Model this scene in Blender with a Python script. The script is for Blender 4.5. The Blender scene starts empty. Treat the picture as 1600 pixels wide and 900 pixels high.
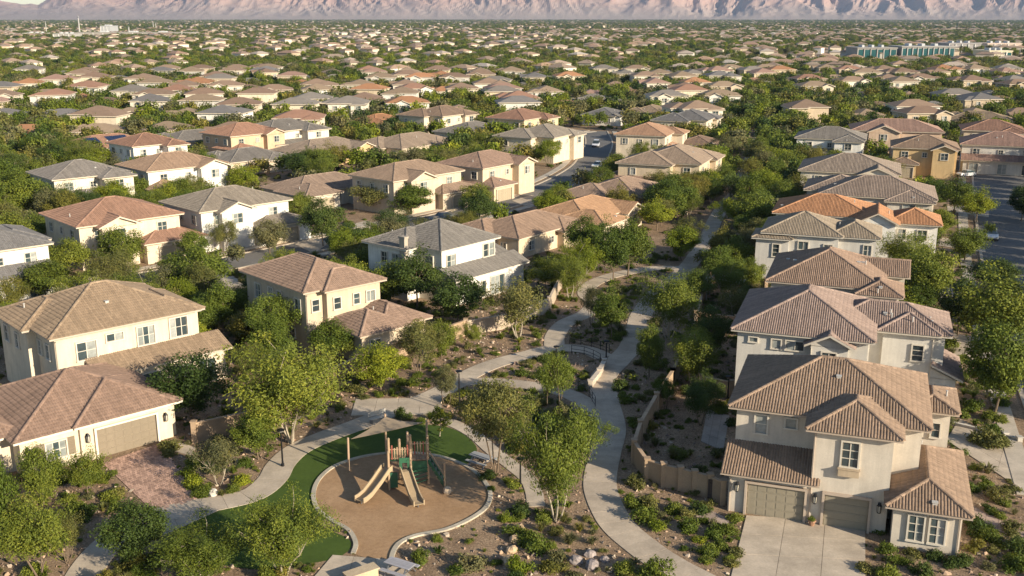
import bpy, math, random
import numpy as np
from mathutils import Vector, Matrix, noise

random.seed(7)
RNG = np.random.default_rng(11)
scene = bpy.context.scene
COL = scene.collection
R = math.radians

# ------------------------------------------------------------------ camera
CAM_H, FPX, HOR = 34.0, 1600.0, 25.0
PITCH = math.atan((450 - HOR) / FPX)
cam_d = bpy.data.cameras.new('camera')
cam_d.sensor_width = 36.0
cam_d.lens = 36.0 * FPX / 1600.0
cam_d.clip_start = 0.5
cam_d.clip_end = 60000
cam = bpy.data.objects.new('camera', cam_d)
COL.objects.link(cam)
cam.location = (0, 0, CAM_H)
cam.rotation_euler = (math.pi / 2 - PITCH, 0, 0)
scene.camera = cam

# ------------------------------------------------------------------ sky, sun, exposure
SUN_B, SUN_EL = 130.0, 19.5
world = bpy.data.worlds.new('World')
scene.world = world
world.use_nodes = True
wn = world.node_tree.nodes
wl = world.node_tree.links
bg = wn['Background']
sky = wn.new('ShaderNodeTexSky')
sky.sky_type = 'NISHITA'
sky.sun_disc = False
sky.sun_elevation = R(SUN_EL)
sky.sun_rotation = R(SUN_B)
sky.altitude = 600
sky.air_density = 1.0
sky.dust_density = 0.6
sky.ozone_density = 1.2
wl.new(sky.outputs[0], bg.inputs[0])
bg.inputs[1].default_value = 0.09
sun_d = bpy.data.lights.new('sun', 'SUN')
sun_d.energy = 5.0
sun_d.angle = R(0.5)
sun_d.color = (1.0, 0.875, 0.68)
sun = bpy.data.objects.new('sun', sun_d)
COL.objects.link(sun)
sv = Vector((math.sin(R(SUN_B)) * math.cos(R(SUN_EL)), math.cos(R(SUN_B)) * math.cos(R(SUN_EL)), math.sin(R(SUN_EL))))
sun.rotation_euler = sv.to_track_quat('Z', 'Y').to_euler()
sun.location = (60, -60, 90)
scene.view_settings.view_transform = 'Standard'
scene.view_settings.look = 'None'
scene.view_settings.gamma = 1.0
scene.view_settings.exposure = 0.84
scene.cycles.max_bounces = 6
scene.cycles.diffuse_bounces = 3
scene.cycles.glossy_bounces = 2
scene.cycles.transmission_bounces = 3
scene.cycles.volume_bounces = 0
scene.cycles.transparent_max_bounces = 4
scene.cycles.use_denoising = True
scene.cycles.caustics_reflective = False
scene.cycles.caustics_refractive = False

# ------------------------------------------------------------------ layout helpers
SP, CP = math.sin(PITCH), math.cos(PITCH)
def P(x, y, z=0.0):
    """where the sight line through a point of the photograph meets the height z"""
    dx = x - 800; dy = FPX * CP + (450 - y) * SP; dz = -FPX * SP + (450 - y) * CP
    t = (z - CAM_H) / dz
    return (dx * t, dy * t)
def Q(X, Y, Z=0.0):
    w = Y * CP - (Z - CAM_H) * SP; u = Y * SP + (Z - CAM_H) * CP
    return 800 + FPX * X / w, 450 - FPX * u / w
def depth(X, Y, Z=0.0):
    return Y * CP - (Z - CAM_H) * SP
def smooth(pts, step=1.0):
    """Catmull-Rom through 2-D points, resampled evenly"""
    p = [np.array(a, float) for a in pts]
    p = [2 * p[0] - p[1]] + p + [2 * p[-1] - p[-2]]
    out = []
    for i in range(1, len(p) - 2):
        a, b, c, d = p[i - 1:i + 3]
        for t in np.linspace(0, 1, 14, endpoint=False):
            out.append(.5 * (2 * b + (c - a) * t + (2 * a - 5 * b + 4 * c - d) * t * t + (3 * b - a - 3 * c + d) * t ** 3))
    out.append(p[-2])
    out = np.array(out)
    s = np.concatenate([[0], np.cumsum(np.linalg.norm(np.diff(out, axis=0), axis=1))])
    n = max(2, int(round(s[-1] / step)) + 1)
    q = np.linspace(0, s[-1], n)
    return np.stack([np.interp(q, s, out[:, 0]), np.interp(q, s, out[:, 1])], 1)
def pxs(*pts):
    return [P(*a) for a in pts]
def seg_dist(pts, poly):
    """distance of every point (n,2) to a polyline (m,2)"""
    pts = np.asarray(pts, float); poly = np.asarray(poly, float)
    best = np.full(len(pts), 1e9)
    for a, b in zip(poly[:-1], poly[1:]):
        d = b - a; L = max((d ** 2).sum(), 1e-9)
        t = np.clip(((pts - a) @ d) / L, 0, 1)
        best = np.minimum(best, np.linalg.norm(pts - a - t[:, None] * d, axis=1))
    return best
def in_poly(pts, poly):
    pts = np.asarray(pts, float); x, y = pts[:, 0], pts[:, 1]
    r = np.zeros(len(pts), bool)
    n = len(poly)
    for i in range(n):
        x0, y0 = poly[i]; x1, y1 = poly[(i + 1) % n]
        c = ((y0 > y) != (y1 > y))
        if y1 != y0:
            r ^= c & (x < (x1 - x0) * (y - y0) / (y1 - y0) + x0)
    return r

# ------------------------------------------------------------------ object helpers
def link(o, parent=None):
    COL.objects.link(o)
    if parent is not None:
        o.parent = parent
    return o
def tag(o, label=None, cat=None, group=None, kind=None):
    if label: o['label'] = label
    if cat: o['category'] = cat
    if group: o['group'] = group
    if kind: o['kind'] = kind
    return o
def empty(name, x, y, z=0.0, rz=0.0):
    o = bpy.data.objects.new(name, None)
    o.empty_display_size = .2
    o.location = (x, y, z); o.rotation_euler = (0, 0, rz)
    return link(o)
def inst(name, mesh, parent=None, loc=(0, 0, 0), rot=(0, 0, 0), scl=None, col=None):
    o = bpy.data.objects.new(name, mesh)
    o.location = loc; o.rotation_euler = rot
    if scl is not None: o.scale = scl
    if col is not None: o.color = (*col[:3], 1)
    return link(o, parent)
def np_mesh(name, verts, faces, mat, tint=None, nv=4, smooth_shade=False):
    """verts (n,3), faces (m,nv) int arrays -> mesh with an optional per-face value 'tint'"""
    me = bpy.data.meshes.new(name)
    verts = np.ascontiguousarray(verts, np.float32); faces = np.ascontiguousarray(faces, np.int32)
    me.vertices.add(len(verts)); me.vertices.foreach_set('co', verts.ravel())
    me.loops.add(faces.size); me.loops.foreach_set('vertex_index', faces.ravel())
    me.polygons.add(len(faces))
    me.polygons.foreach_set('loop_start', np.arange(0, faces.size, faces.shape[1], dtype=np.int32))
    me.update(calc_edges=True)
    if tint is not None:
        a = me.attributes.new('tint', 'FLOAT', 'FACE')
        a.data.foreach_set('value', np.ascontiguousarray(tint, np.float32))
    if smooth_shade:
        me.polygons.foreach_set('use_smooth', np.ones(len(faces), bool))
    me.materials.append(mat)
    return me
class MB:
    """collects boxes, prisms, tubes; build() links them as one mesh object"""
    def __init__(s):
        s.v = []; s.f = []; s.m = []; s.t = []
    def add(s, vs, fs, m=0, t=None):
        o = len(s.v)
        s.v += [tuple(map(float, a)) for a in vs]
        for f in fs:
            s.f.append(tuple(i + o for i in f)); s.m.append(m)
            s.t.append(random.random() if t is None else t)
        return s
    def box(s, x0, x1, y0, y1, z0, z1, m=0, t=None):
        v = [(x, y, z) for z in (z0, z1) for y in (y0, y1) for x in (x0, x1)]
        return s.add(v, [(0, 2, 3, 1), (4, 5, 7, 6), (0, 1, 5, 4), (2, 6, 7, 3), (0, 4, 6, 2), (1, 3, 7, 5)], m, t)
    def beam(s, a, b, w, h=None, m=0, up=(0, 0, 1)):
        a = Vector(a); b = Vector(b); h = w if h is None else h
        d = (b - a).normalized(); u = Vector(up)
        if abs(d.dot(u)) > .98: u = Vector((1, 0, 0))
        r = d.cross(u).normalized(); u = r.cross(d)
        v = []
        for c in (a, b):
            for i, j in ((-1, -1), (1, -1), (1, 1), (-1, 1)):
                v.append(c + r * (i * w / 2) + u * (j * h / 2))
        return s.add(v, [(0, 1, 2, 3), (7, 6, 5, 4), (0, 4, 5, 1), (1, 5, 6, 2), (2, 6, 7, 3), (3, 7, 4, 0)], m)
    def tube(s, pts, rad, n=8, m=0, caps=True):
        pts = [Vector(p) for p in pts]; k = len(pts)
        rad = [rad] * k if isinstance(rad, (int, float)) else rad
        vs = []; fs = []; ref = Vector((.31, .17, .93))
        for i, p in enumerate(pts):
            d = (pts[min(i + 1, k - 1)] - pts[max(i - 1, 0)])
            d = d.normalized() if d.length > 1e-6 else Vector((0, 0, 1))
            q = ref if abs(d.dot(ref)) < .95 else Vector((1, 0, 0))
            r = d.cross(q).normalized(); u = r.cross(d)
            for j in range(n):
                a = 2 * math.pi * j / n
                vs.append(p + (r * math.cos(a) + u * math.sin(a)) * rad[i])
        for i in range(k - 1):
            for j in range(n):
                j2 = (j + 1) % n
                fs.append((i * n + j, i * n + j2, (i + 1) * n + j2, (i + 1) * n + j))
        if caps:
            fs.append(tuple(range(n - 1, -1, -1))); fs.append(tuple((k - 1) * n + j for j in range(n)))
        return s.add(vs, fs, m)
    def poly(s, pts, z0, z1, m=0):
        n = len(pts)
        v = [(x, y, z0) for x, y in pts] + [(x, y, z1) for x, y in pts]
        return s.add(v, [tuple(range(n - 1, -1, -1)), tuple(range(n, 2 * n))] + [(i, (i + 1) % n, n + (i + 1) % n, n + i) for i in range(n)], m)
    def lathe(s, prof, n=12, m=0, c=(0, 0)):
        vs = []; fs = []
        for r, z in prof:
            for j in range(n):
                a = 2 * math.pi * j / n
                vs.append((c[0] + r * math.cos(a), c[1] + r * math.sin(a), z))
        for i in range(len(prof) - 1):
            for j in range(n):
                j2 = (j + 1) % n
                fs.append((i * n + j, i * n + j2, (i + 1) * n + j2, (i + 1) * n + j))
        fs.append(tuple(range(n - 1, -1, -1))); fs.append(tuple((len(prof) - 1) * n + j for j in range(n)))
        return s.add(vs, fs, m)
    def mesh(s, name, mats, smooth_shade=False):
        me = bpy.data.meshes.new(name)
        me.from_pydata(s.v, [], s.f)
        mats = mats if isinstance(mats, (list, tuple)) else [mats]
        for k in mats: me.materials.append(k)
        me.polygons.foreach_set('material_index', np.array(s.m, np.int32))
        a = me.attributes.new('tint', 'FLOAT', 'FACE')
        a.data.foreach_set('value', np.array(s.t, np.float32))
        if smooth_shade:
            me.polygons.foreach_set('use_smooth', np.ones(len(s.f), bool))
        return me
    def build(s, name, mats, parent=None, col=None, **k):
        o = inst(name, s.mesh(name, mats, **k), parent, col=col)
        return o

# ------------------------------------------------------------------ materials
def new_mat(name):
    m = bpy.data.materials.new(name)
    m.use_nodes = True
    nt = m.node_tree
    return m, nt, nt.nodes, nt.links, nt.nodes['Principled BSDF']
def mix(nt, a, b, f, mode='MIX'):
    n = nt.nodes.new('ShaderNodeMix'); n.data_type = 'RGBA'; n.blend_type = mode
    for sock, v in ((n.inputs[6], a), (n.inputs[7], b), (n.inputs[0], f)):
        if isinstance(v, bpy.types.NodeSocket): nt.links.new(v, sock)
        elif isinstance(v, (int, float)): sock.default_value = v if sock == n.inputs[0] else (v, v, v, 1)
        else: sock.default_value = (*v[:3], 1)
    return n.outputs[2]
def ramp(nt, fac, stops):
    n = nt.nodes.new('ShaderNodeValToRGB'); e = n.color_ramp.elements
    while len(e) < len(stops): e.new(.5)
    for k, (p, c) in zip(e, stops):
        k.position = p; k.color = (*c[:3], 1) if not isinstance(c, (int, float)) else (c, c, c, 1)
    nt.links.new(fac, n.inputs[0])
    return n.outputs[0]
def noise_tex(nt, scale, detail=4, rough=.6, coord='Object', stretch=None, dist=0):
    tc = nt.nodes.new('ShaderNodeTexCoord')
    n = nt.nodes.new('ShaderNodeTexNoise'); n.inputs['Scale'].default_value = scale
    n.inputs['Detail'].default_value = detail; n.inputs['Roughness'].default_value = rough
    n.inputs['Distortion'].default_value = dist
    out = tc.outputs[coord]
    if stretch:
        mp = nt.nodes.new('ShaderNodeMapping'); mp.inputs['Scale'].default_value = stretch
        nt.links.new(out, mp.inputs[0]); out = mp.outputs[0]
    nt.links.new(out, n.inputs[0])
    return n.outputs[0]
def obj_color(nt):
    return nt.nodes.new('ShaderNodeObjectInfo').outputs['Color']
def obj_random(nt):
    return nt.nodes.new('ShaderNodeObjectInfo').outputs['Random']
def tint_attr(nt):
    n = nt.nodes.new('ShaderNodeAttribute'); n.attribute_name = 'tint'
    return n.outputs['Fac']
def bump(nt, h, strength, dist, bsdf):
    b = nt.nodes.new('ShaderNodeBump'); b.inputs['Strength'].default_value = strength; b.inputs['Distance'].default_value = dist
    nt.links.new(h, b.inputs['Height']); nt.links.new(b.outputs[0], bsdf.inputs['Normal'])
def mat_tinted(name, rough=.85, spread=.25, nscale=3.0, namt=.18, spec=.2, bumps=None, fine=None, fixed=None, streak=0):
    """colour of the object, varied per face and by a soft noise"""
    m, nt, N, L, B = new_mat(name)
    c = fixed or obj_color(nt)
    t = ramp(nt, tint_attr(nt), [(0, 1 - spread), (1, 1 + spread)])
    c = mix(nt, c, t, 1.0, 'MULTIPLY')
    n = ramp(nt, noise_tex(nt, nscale, 5), [(.25, 1 - namt), (.75, 1 + namt)])
    c = mix(nt, c, n, 1.0, 'MULTIPLY')
    if fine:
        n = ramp(nt, noise_tex(nt, fine[0], 3), [(.3, 1 - fine[1]), (.7, 1 + fine[1])])
        c = mix(nt, c, n, 1.0, 'MULTIPLY')
    if streak:
        n = ramp(nt, noise_tex(nt, 1.0, 4, .6, stretch=(2.2, 2.2, .18)), [(.3, 1 - streak), (.65, 1 + streak * .5)])
        c = mix(nt, c, n, 1.0, 'MULTIPLY')
    L.new(c, B.inputs['Base Color'])
    B.inputs['Roughness'].default_value = rough
    B.inputs['Specular IOR Level'].default_value = spec
    if bumps: bump(nt, noise_tex(nt, bumps[0], 4), bumps[1], bumps[2], B)
    return m
def mat_plain(name, col, rough=.6, metal=0, spec=.4, nscale=4, namt=.1):
    m, nt, N, L, B = new_mat(name)
    n = ramp(nt, noise_tex(nt, nscale, 4), [(.25, 1 - namt), (.75, 1 + namt)])
    L.new(mix(nt, col, n, 1.0, 'MULTIPLY'), B.inputs['Base Color'])
    B.inputs['Roughness'].default_value = rough; B.inputs['Metallic'].default_value = metal
    B.inputs['Specular IOR Level'].default_value = spec
    return m
M = {}
M['stucco'] = mat_tinted('stucco', .92, .02, .7, .12, .15, (45, .35, .01), (9, .05), streak=.11)
M['tile'] = mat_tinted('clay_tile', .85, .22, .6, .12, .25, None, (5, .12))
M['trim'] = mat_tinted('painted_trim', .7, .03, 2, .06, .3)
M['door'] = mat_tinted('painted_door', .55, .04, 2, .07, .35)
M['metal'] = mat_plain('dark_metal', (.025, .025, .027), .45, .6)
M['steel'] = mat_plain('grey_steel', (.25, .26, .28), .4, .7)
M['lead'] = mat_plain('pale_flashing', (.45, .43, .4), .6)
M['lamp_glass'] = mat_plain('lantern_glass', (.5, .46, .38), .2)
M['concrete'] = mat_tinted('concrete', .9, .04, .55, .24, .2, (30, .3, .006), (7, .09))
M['paver'] = mat_tinted('paver', .9, .3, .5, .14, .15, (40, .4, .004), (20, .08))
M['block'] = mat_tinted('block_wall', .92, .12, 1.2, .14, .15, (25, .5, .01), (11, .1))
M['stone'] = mat_tinted('stone', .9, .2, 2.0, .22, .15, (9, .6, .03), (14, .14))
M['timber'] = mat_tinted('timber', .75, .12, 4, .12, .3)
M['plastic'] = mat_tinted('moulded_plastic', .45, .05, 3, .06, .4)
M['paint'] = mat_tinted('car_paint', .25, .02, 3, .03, .5)
M['rubber'] = mat_plain('rubber', (.02, .02, .02), .8)
M['solar'] = mat_plain('solar_cell', (.012, .02, .055), .18, .0, .6)
def mat_glass():
    m, nt, N, L, B = new_mat('window_glass')
    r = ramp(nt, obj_random(nt), [(0, (.03, .04, .045)), (.55, (.06, .085, .09)), (.62, (.2, .22, .21)), (1, (.34, .35, .33))])
    n = ramp(nt, noise_tex(nt, 1.5, 2), [(.3, .7), (.7, 1.3)])
    L.new(mix(nt, r, n, 1.0, 'MULTIPLY'), B.inputs['Base Color'])
    B.inputs['Roughness'].default_value = .08; B.inputs['Specular IOR Level'].default_value = .7
    return m
M['glass'] = mat_glass()
def mat_leaf(name, transl=.25, rand=.22, hue=.012, fixed=None):
    m, nt, N, L, B = new_mat(name)
    h = N.new('ShaderNodeHueSaturation')
    if fixed: h.inputs['Color'].default_value = (*fixed, 1)
    else: L.new(obj_color(nt), h.inputs['Color'])
    r = obj_random(nt)
    mp = N.new('ShaderNodeMapRange'); L.new(r, mp.inputs[0]); mp.inputs[3].default_value = .5 - hue; mp.inputs[4].default_value = .5 + hue
    L.new(mp.outputs[0], h.inputs['Hue'])
    mv = N.new('ShaderNodeMapRange'); L.new(r, mv.inputs[0]); mv.inputs[3].default_value = 1 + rand; mv.inputs[4].default_value = 1 - rand
    L.new(mv.outputs[0], h.inputs['Value'])
    t = ramp(nt, tint_attr(nt), [(0, (.55, .62, .6)), (.5, (1, 1, 1)), (1, (1.55, 1.35, 1.1))])
    c = mix(nt, h.outputs[0], t, 1.0, 'MULTIPLY')
    L.new(c, B.inputs['Base Color']); B.inputs['Roughness'].default_value = .6; B.inputs['Specular IOR Level'].default_value = .2
    tr = N.new('ShaderNodeBsdfTranslucent'); L.new(c, tr.inputs[0])
    ms = N.new('ShaderNodeMixShader'); ms.inputs[0].default_value = transl
    L.new(B.outputs[0], ms.inputs[1]); L.new(tr.outputs[0], ms.inputs[2])
    L.new(ms.outputs[0], N['Material Output'].inputs[0])
    return m
M['leaf'] = mat_leaf('leaf')
M['bark'] = mat_plain('bark', (.16, .12, .085), .9, 0, .1, 9, .3)
M['bark_green'] = mat_plain('pale_green_bark', (.27, .26, .12), .8, 0, .1, 6, .25)
M['bark_pale'] = mat_plain('pale_bark', (.34, .29, .22), .85, 0, .1, 8, .25)
def mat_ground():
    m, nt, N, L, B = new_mat('desert_ground')
    big = noise_tex(nt, .012, 5, .6)
    mid = noise_tex(nt, .35, 5, .65)
    fine = noise_tex(nt, 7.0, 4, .7)
    c = ramp(nt, mid, [(.3, (.15, .098, .06)), (.5, (.25, .168, .104)), (.7, (.37, .265, .17))])
    c = mix(nt, c, ramp(nt, big, [(.35, (.2, .145, .098)), (.65, (.3, .22, .15))]), .4)
    c = mix(nt, c, ramp(nt, fine, [(.3, .55), (.5, 1.0), (.72, 1.5)]), .8, 'MULTIPLY')
    # gravel: small pebbles, each of its own tone
    tc = N.new('ShaderNodeTexCoord')
    vo = N.new('ShaderNodeTexVoronoi'); vo.inputs['Scale'].default_value = 11; L.new(tc.outputs['Object'], vo.inputs[0])
    pv = ramp(nt, vo.outputs['Color'], [(.1, .6), (.9, 1.45)])
    c = mix(nt, c, pv, .7, 'MULTIPLY')
    L.new(c, B.inputs['Base Color']); B.inputs['Roughness'].default_value = .95; B.inputs['Specular IOR Level'].default_value = .1
    bump(nt, vo.outputs['Distance'], .5, .03, B)
    return m
M['ground'] = mat_ground()
def mat_surface(name, c0, c1, s1, s2, s3, fine=.25, rough=.95, bmp=None):
    m, nt, N, L, B = new_mat(name)
    c = ramp(nt, noise_tex(nt, s1, 5, .6), [(.3, c0), (.7, c1)])
    c = mix(nt, c, ramp(nt, noise_tex(nt, s2, 4, .65), [(.25, 1 - fine), (.75, 1 + fine)]), 1.0, 'MULTIPLY')
    c = mix(nt, c, ramp(nt, noise_tex(nt, s3, 3, .7), [(.3, 1 - fine), (.7, 1 + fine)]), 1.0, 'MULTIPLY')
    L.new(c, B.inputs['Base Color']); B.inputs['Roughness'].default_value = rough; B.inputs['Specular IOR Level'].default_value = .15
    if bmp: bump(nt, noise_tex(nt, bmp[0], 4), bmp[1], bmp[2], B)
    return m
M['asphalt'] = mat_surface('asphalt', (.13, .125, .12), (.175, .165, .155), .08, 1.2, 25, .12, .9, (60, .3, .005))
M['mulch'] = mat_surface('wood_fibre', (.30, .185, .10), (.40, .26, .15), .35, 3, 18, .16, .95, (25, .6, .02))
M['turf'] = mat_surface('artificial_turf', (.05, .082, .015), (.068, .106, .02), .4, 3, 40, .15, .9, (70, .6, .02))
# ================================================================== ground, roads, paths
def sheet(name, pts, z, mat, parent=None):
    me = bpy.data.meshes.new(name)
    n = len(pts)
    me.from_pydata([(x, y, z) for x, y in pts], [], [tuple(range(n))])
    me.materials.append(mat)
    if me.polygons[0].normal.z < 0: me.flip_normals()
    return inst(name, me, parent)
g = sheet('ground', [(-9000, -400), (9000, -400), (9000, 13500), (-9000, 13500)], 0, M['ground'])
tag(g, kind='structure')

def offset(line, d):
    line = np.asarray(line, float)
    t = np.gradient(line, axis=0); t /= np.maximum(np.linalg.norm(t, axis=1, keepdims=True), 1e-9)
    nrm = np.stack([-t[:, 1], t[:, 0]], 1)
    d = np.asarray(d, float)
    return line + nrm * (d[:, None] if d.ndim else d)
def ribbon(name, line, w, z, mat, parent=None, thick=0.0):
    a = offset(line, w / 2); b = offset(line, -w / 2); n = len(line)
    v = [(x, y, z) for x, y in a] + [(x, y, z) for x, y in b]
    f = [(i, n + i, n + i + 1, i + 1) for i in range(n - 1)]
    if thick:
        v += [(x, y, z - thick) for x, y in a] + [(x, y, z - thick) for x, y in b]
        f += [(i, i + 1, 2 * n + i + 1, 2 * n + i) for i in range(n - 1)]
        f += [(n + i, 3 * n + i, 3 * n + i + 1, n + i + 1) for i in range(n - 1)]
        f += [(0, 2 * n, 3 * n, n), (n - 1, 2 * n - 1, 4 * n - 1, 3 * n - 1)]
    me = bpy.data.meshes.new(name); me.from_pydata(v, [], f); me.materials.append(mat); me.update()
    a_ = me.attributes.new('tint', 'FLOAT', 'FACE'); a_.data.foreach_set('value', np.full(len(f), .5, np.float32))
    return inst(name, me, parent)
CONC = (.42, .345, .265); CONC2 = (.45, .375, .29); SIDE = (.44, .38, .305)
PATHS = []          # (centre line, half width) kept free of plants
def slab_path(name, pix, w, col, seg=1.6, z=.05, world=None):
    line = smooth(world if world else pxs(*pix), .4)
    PATHS.append((line, w / 2))
    base = ribbon(name, line, w - .1, z - .035, M['concrete']); base.color = (.16, .13, .1, 1)
    tag(base, kind='structure')
    k = max(2, int(seg / .4))
    a = offset(line, w / 2); b = offset(line, -w / 2)
    for i in range(0, len(line) - 1, k):
        j = min(i + k, len(line) - 1)
        if j - i < 2: continue
        A = [a[q] for q in range(i, j + 1)]; Bq = [b[q] for q in range(j, i - 1, -1)]
        g0 = .02 / max(np.linalg.norm(A[0] - A[1]), .05)
        A[0] = A[0] + (A[1] - A[0]) * g0; Bq[-1] = Bq[-1] + (Bq[-2] - Bq[-1]) * g0
        mb = MB(); mb.poly([tuple(p) for p in A + Bq][::-1], 0, z + random.uniform(-.003, .003))
        v = random.uniform(.92, 1.06)
        mb.build('slab', M['concrete'], base, col=tuple(c * v for c in col))
    return base
slab_path('main_path', [(1105, 915), (1045, 883), (1000, 852), (963, 818), (941, 775), (938, 745), (946, 708), (955, 668), (945, 622), (943, 590), (964, 566), (985, 543), (995, 517), (1003, 490), (1030, 455), (1058, 433), (1078, 413), (1095, 388), (1108, 366), (1118, 342), (1134, 318), (1150, 300), (1162, 272), (1172, 245), (1182, 218), (1190, 196)], 2.5, CONC)
slab_path('playground_path', [(118, 960), (128, 905), (168, 852), (225, 815), (290, 795), (345, 786), (395, 773), (425, 750), (440, 725), (466, 702), (510, 682), (560, 664), (620, 640), (672, 620), (706, 603), (735, 585), (772, 569), (820, 556), (866, 545), (912, 546), (948, 560)], 2.3, CONC2)
slab_path('garden_path', [(866, 541), (868, 524), (884, 505), (916, 490), (928, 474), (916, 460), (922, 446), (950, 433), (990, 424), (1030, 419), (1066, 420)], 2.2, CONC2)
slab_path('lower_path', [(722, 597), (770, 597), (830, 603), (880, 613), (912, 628), (936, 650)], 2.0, CONC)
slab_path('side_path', [(676, 650), (706, 661), (740, 679), (770, 705), (800, 728), (824, 748), (834, 768), (838, 792)], 1.3, CONC2)
# paved plaza where the paths meet
def slab_patch(name, poly, nu, nv, col, z=.054, gap=.015, mat='concrete'):
    """a four-cornered paved area laid in nu x nv slabs"""
    a, b, c, d = [np.array(p, float) for p in poly]
    base = sheet(name, [tuple(a), tuple(b), tuple(c), tuple(d)], .012, M['concrete']); base.color = (.2, .17, .14, 1)
    tag(base, kind='structure')
    pt = lambda s, t: (a * (1 - s) + b * s) * (1 - t) + (d * (1 - s) + c * s) * t
    for i in range(nu):
        for j in range(nv):
            s0, s1, t0, t1 = i / nu, (i + 1) / nu, j / nv, (j + 1) / nv
            gs = gap / max(np.linalg.norm(b - a), 1); gt = gap / max(np.linalg.norm(d - a), 1)
            q = [pt(s0 + gs, t0 + gt), pt(s1 - gs, t0 + gt), pt(s1 - gs, t1 - gt), pt(s0 + gs, t1 - gt)]
            v = random.uniform(.93, 1.05)
            mb = MB(); mb.poly([tuple(p) for p in q], 0, z + random.uniform(-.003, .003))
            mb.build('slab', M[mat], base, col=tuple(k * v for k in col))
    PATCHES.append([tuple(a), tuple(b), tuple(c), tuple(d)])
    return base
PATCHES = []
slab_patch('plaza', pxs((548, 650), (690, 648), (690, 622), (556, 624)), 4, 2, CONC2, .062)
slab_patch('seating_terrace', pxs((480, 915), (655, 915), (620, 876), (520, 868)), 3, 2, CONC2, .062)

# ------------------------------------------------------------------ playground ground: turf, wood fibre, kerbs
turf_pts = smooth(pxs((330, 800), (400, 782), (436, 752), (452, 722), (490, 696), (560, 674), (640, 664), (700, 668), (738, 690), (742, 712), (700, 745), (600, 790), (500, 815), (548, 845), (535, 868), (490, 880), (400, 890), (300, 870), (270, 835), (330, 800)), .6)
t = sheet('turf_lawn', [tuple(p) for p in turf_pts[:-1]], .022, M['turf']); tag(t, kind='structure')
TURF = [tuple(p) for p in turf_pts[:-1]]
ring_px = [(552, 866), (556, 850), (545, 830), (520, 815), (496, 796), (490, 772), (500, 748), (526, 728), (570, 714), (630, 708), (690, 715), (738, 735), (764, 765), (762, 790), (738, 810), (698, 828), (650, 838), (624, 850), (613, 868), (612, 885)]
ring = smooth(pxs(*ring_px), .35)
sand = sheet('play_surface', [tuple(p) for p in ring], .034, M['mulch']); tag(sand, kind='structure')
SAND = [tuple(p) for p in ring]
def kerb(name, line, w=.32, h=.12, col=(.43, .38, .30)):
    base = ribbon(name, line, w * .7, .03, M['concrete']); base.color = (.2, .17, .14, 1); tag(base, kind='structure')
    a = offset(line, w / 2); b = offset(line, -w / 2); k = 4
    for i in range(0, len(line) - 1, k):
        j = min(i + k, len(line) - 1)
        if j == i: continue
        q = [tuple(a[s]) for s in range(i, j + 1)] + [tuple(b[s]) for s in range(j, i - 1, -1)]
        v = random.uniform(.92, 1.07)
        MB().poly(q[::-1], 0, h + random.uniform(-.004, .004)).build('kerb_stone', M['concrete'], base, col=tuple(c * v for c in col))
kerb('play_area_kerb', ring)
edge = smooth(pxs((545, 830), (556, 850), (548, 864), (515, 872), (470, 874)), .35)

# ------------------------------------------------------------------ streets
ROADS = []
def street(name, pix, w, walk=True, world=None, slabs=0):
    line = smooth(world if world else pxs(*pix), 2.0)
    ROADS.append((line, w / 2 + (3.2 if walk else .3)))
    r = ribbon(name, line, w, .016, M['asphalt']); tag(r, kind='structure')
    if walk:
        for s in (-1, 1):
            k = ribbon('kerb', offset(line, s * (w / 2 + .2)), .4, .13, M['concrete'], thick=.13); k.color = (*CONC2, 1); tag(k, kind='structure')
            side = ribbon('sidewalk', offset(line, s * (w / 2 + 2.3)), 1.5, .09, M['concrete'], thick=.09); side.color = (*SIDE, 1); tag(side, kind='structure')
    return line
MID = street('street', [(-330, 575), (-120, 508), (40, 472), (200, 441), (340, 415), (470, 388), (600, 361), (710, 337), (800, 314), (870, 288), (915, 262), (930, 240), (936, 222), (930, 205)], 7.0)
EAST = street('road', [(1790, 800), (1680, 590), (1610, 440), (1585, 365), (1570, 310), (1560, 268)], 10.5)
CROSS = street('side_road', None, 8.0, False, world=[P(1500, 266), P(1560, 268), P(1660, 274)])
# parking-bay and crossing strips of pale concrete across the east road
BACK = street('back_street', None, 8.0, True, world=[P(-260, 332), P(-60, 306), P(120, 283), P(300, 262), P(470, 246), P(640, 232), P(800, 215), P(905, 203)])

FAR_ROWS = []
_y, _r = 300.0, 0
while _y < 735:
    FAR_ROWS.append(_y); _r += 1
    if _r % 2 == 0 and _y > 345:
        _c = _y + 14.5
        street('far_street', None, 7.5, True, world=[(x_, _c + .1 * x_) for x_ in np.linspace(-.56 * _c - 20, .56 * _c + 20, 9)])
    _y += 21.0 if _r % 2 else 29.0
# driveways and front walks
def drive(poly, nu, nv, col=CONC2, name='driveway', **k):
    return slab_patch(name, poly, nu, nv, col, **k)
drive(pxs((1112, 1020), (1353, 1020), (1352, 818), (1166, 806)), 3, 6)
drive(pxs((1478, 688), (1650, 800), (1650, 735), (1500, 655)), 2, 3)

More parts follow.
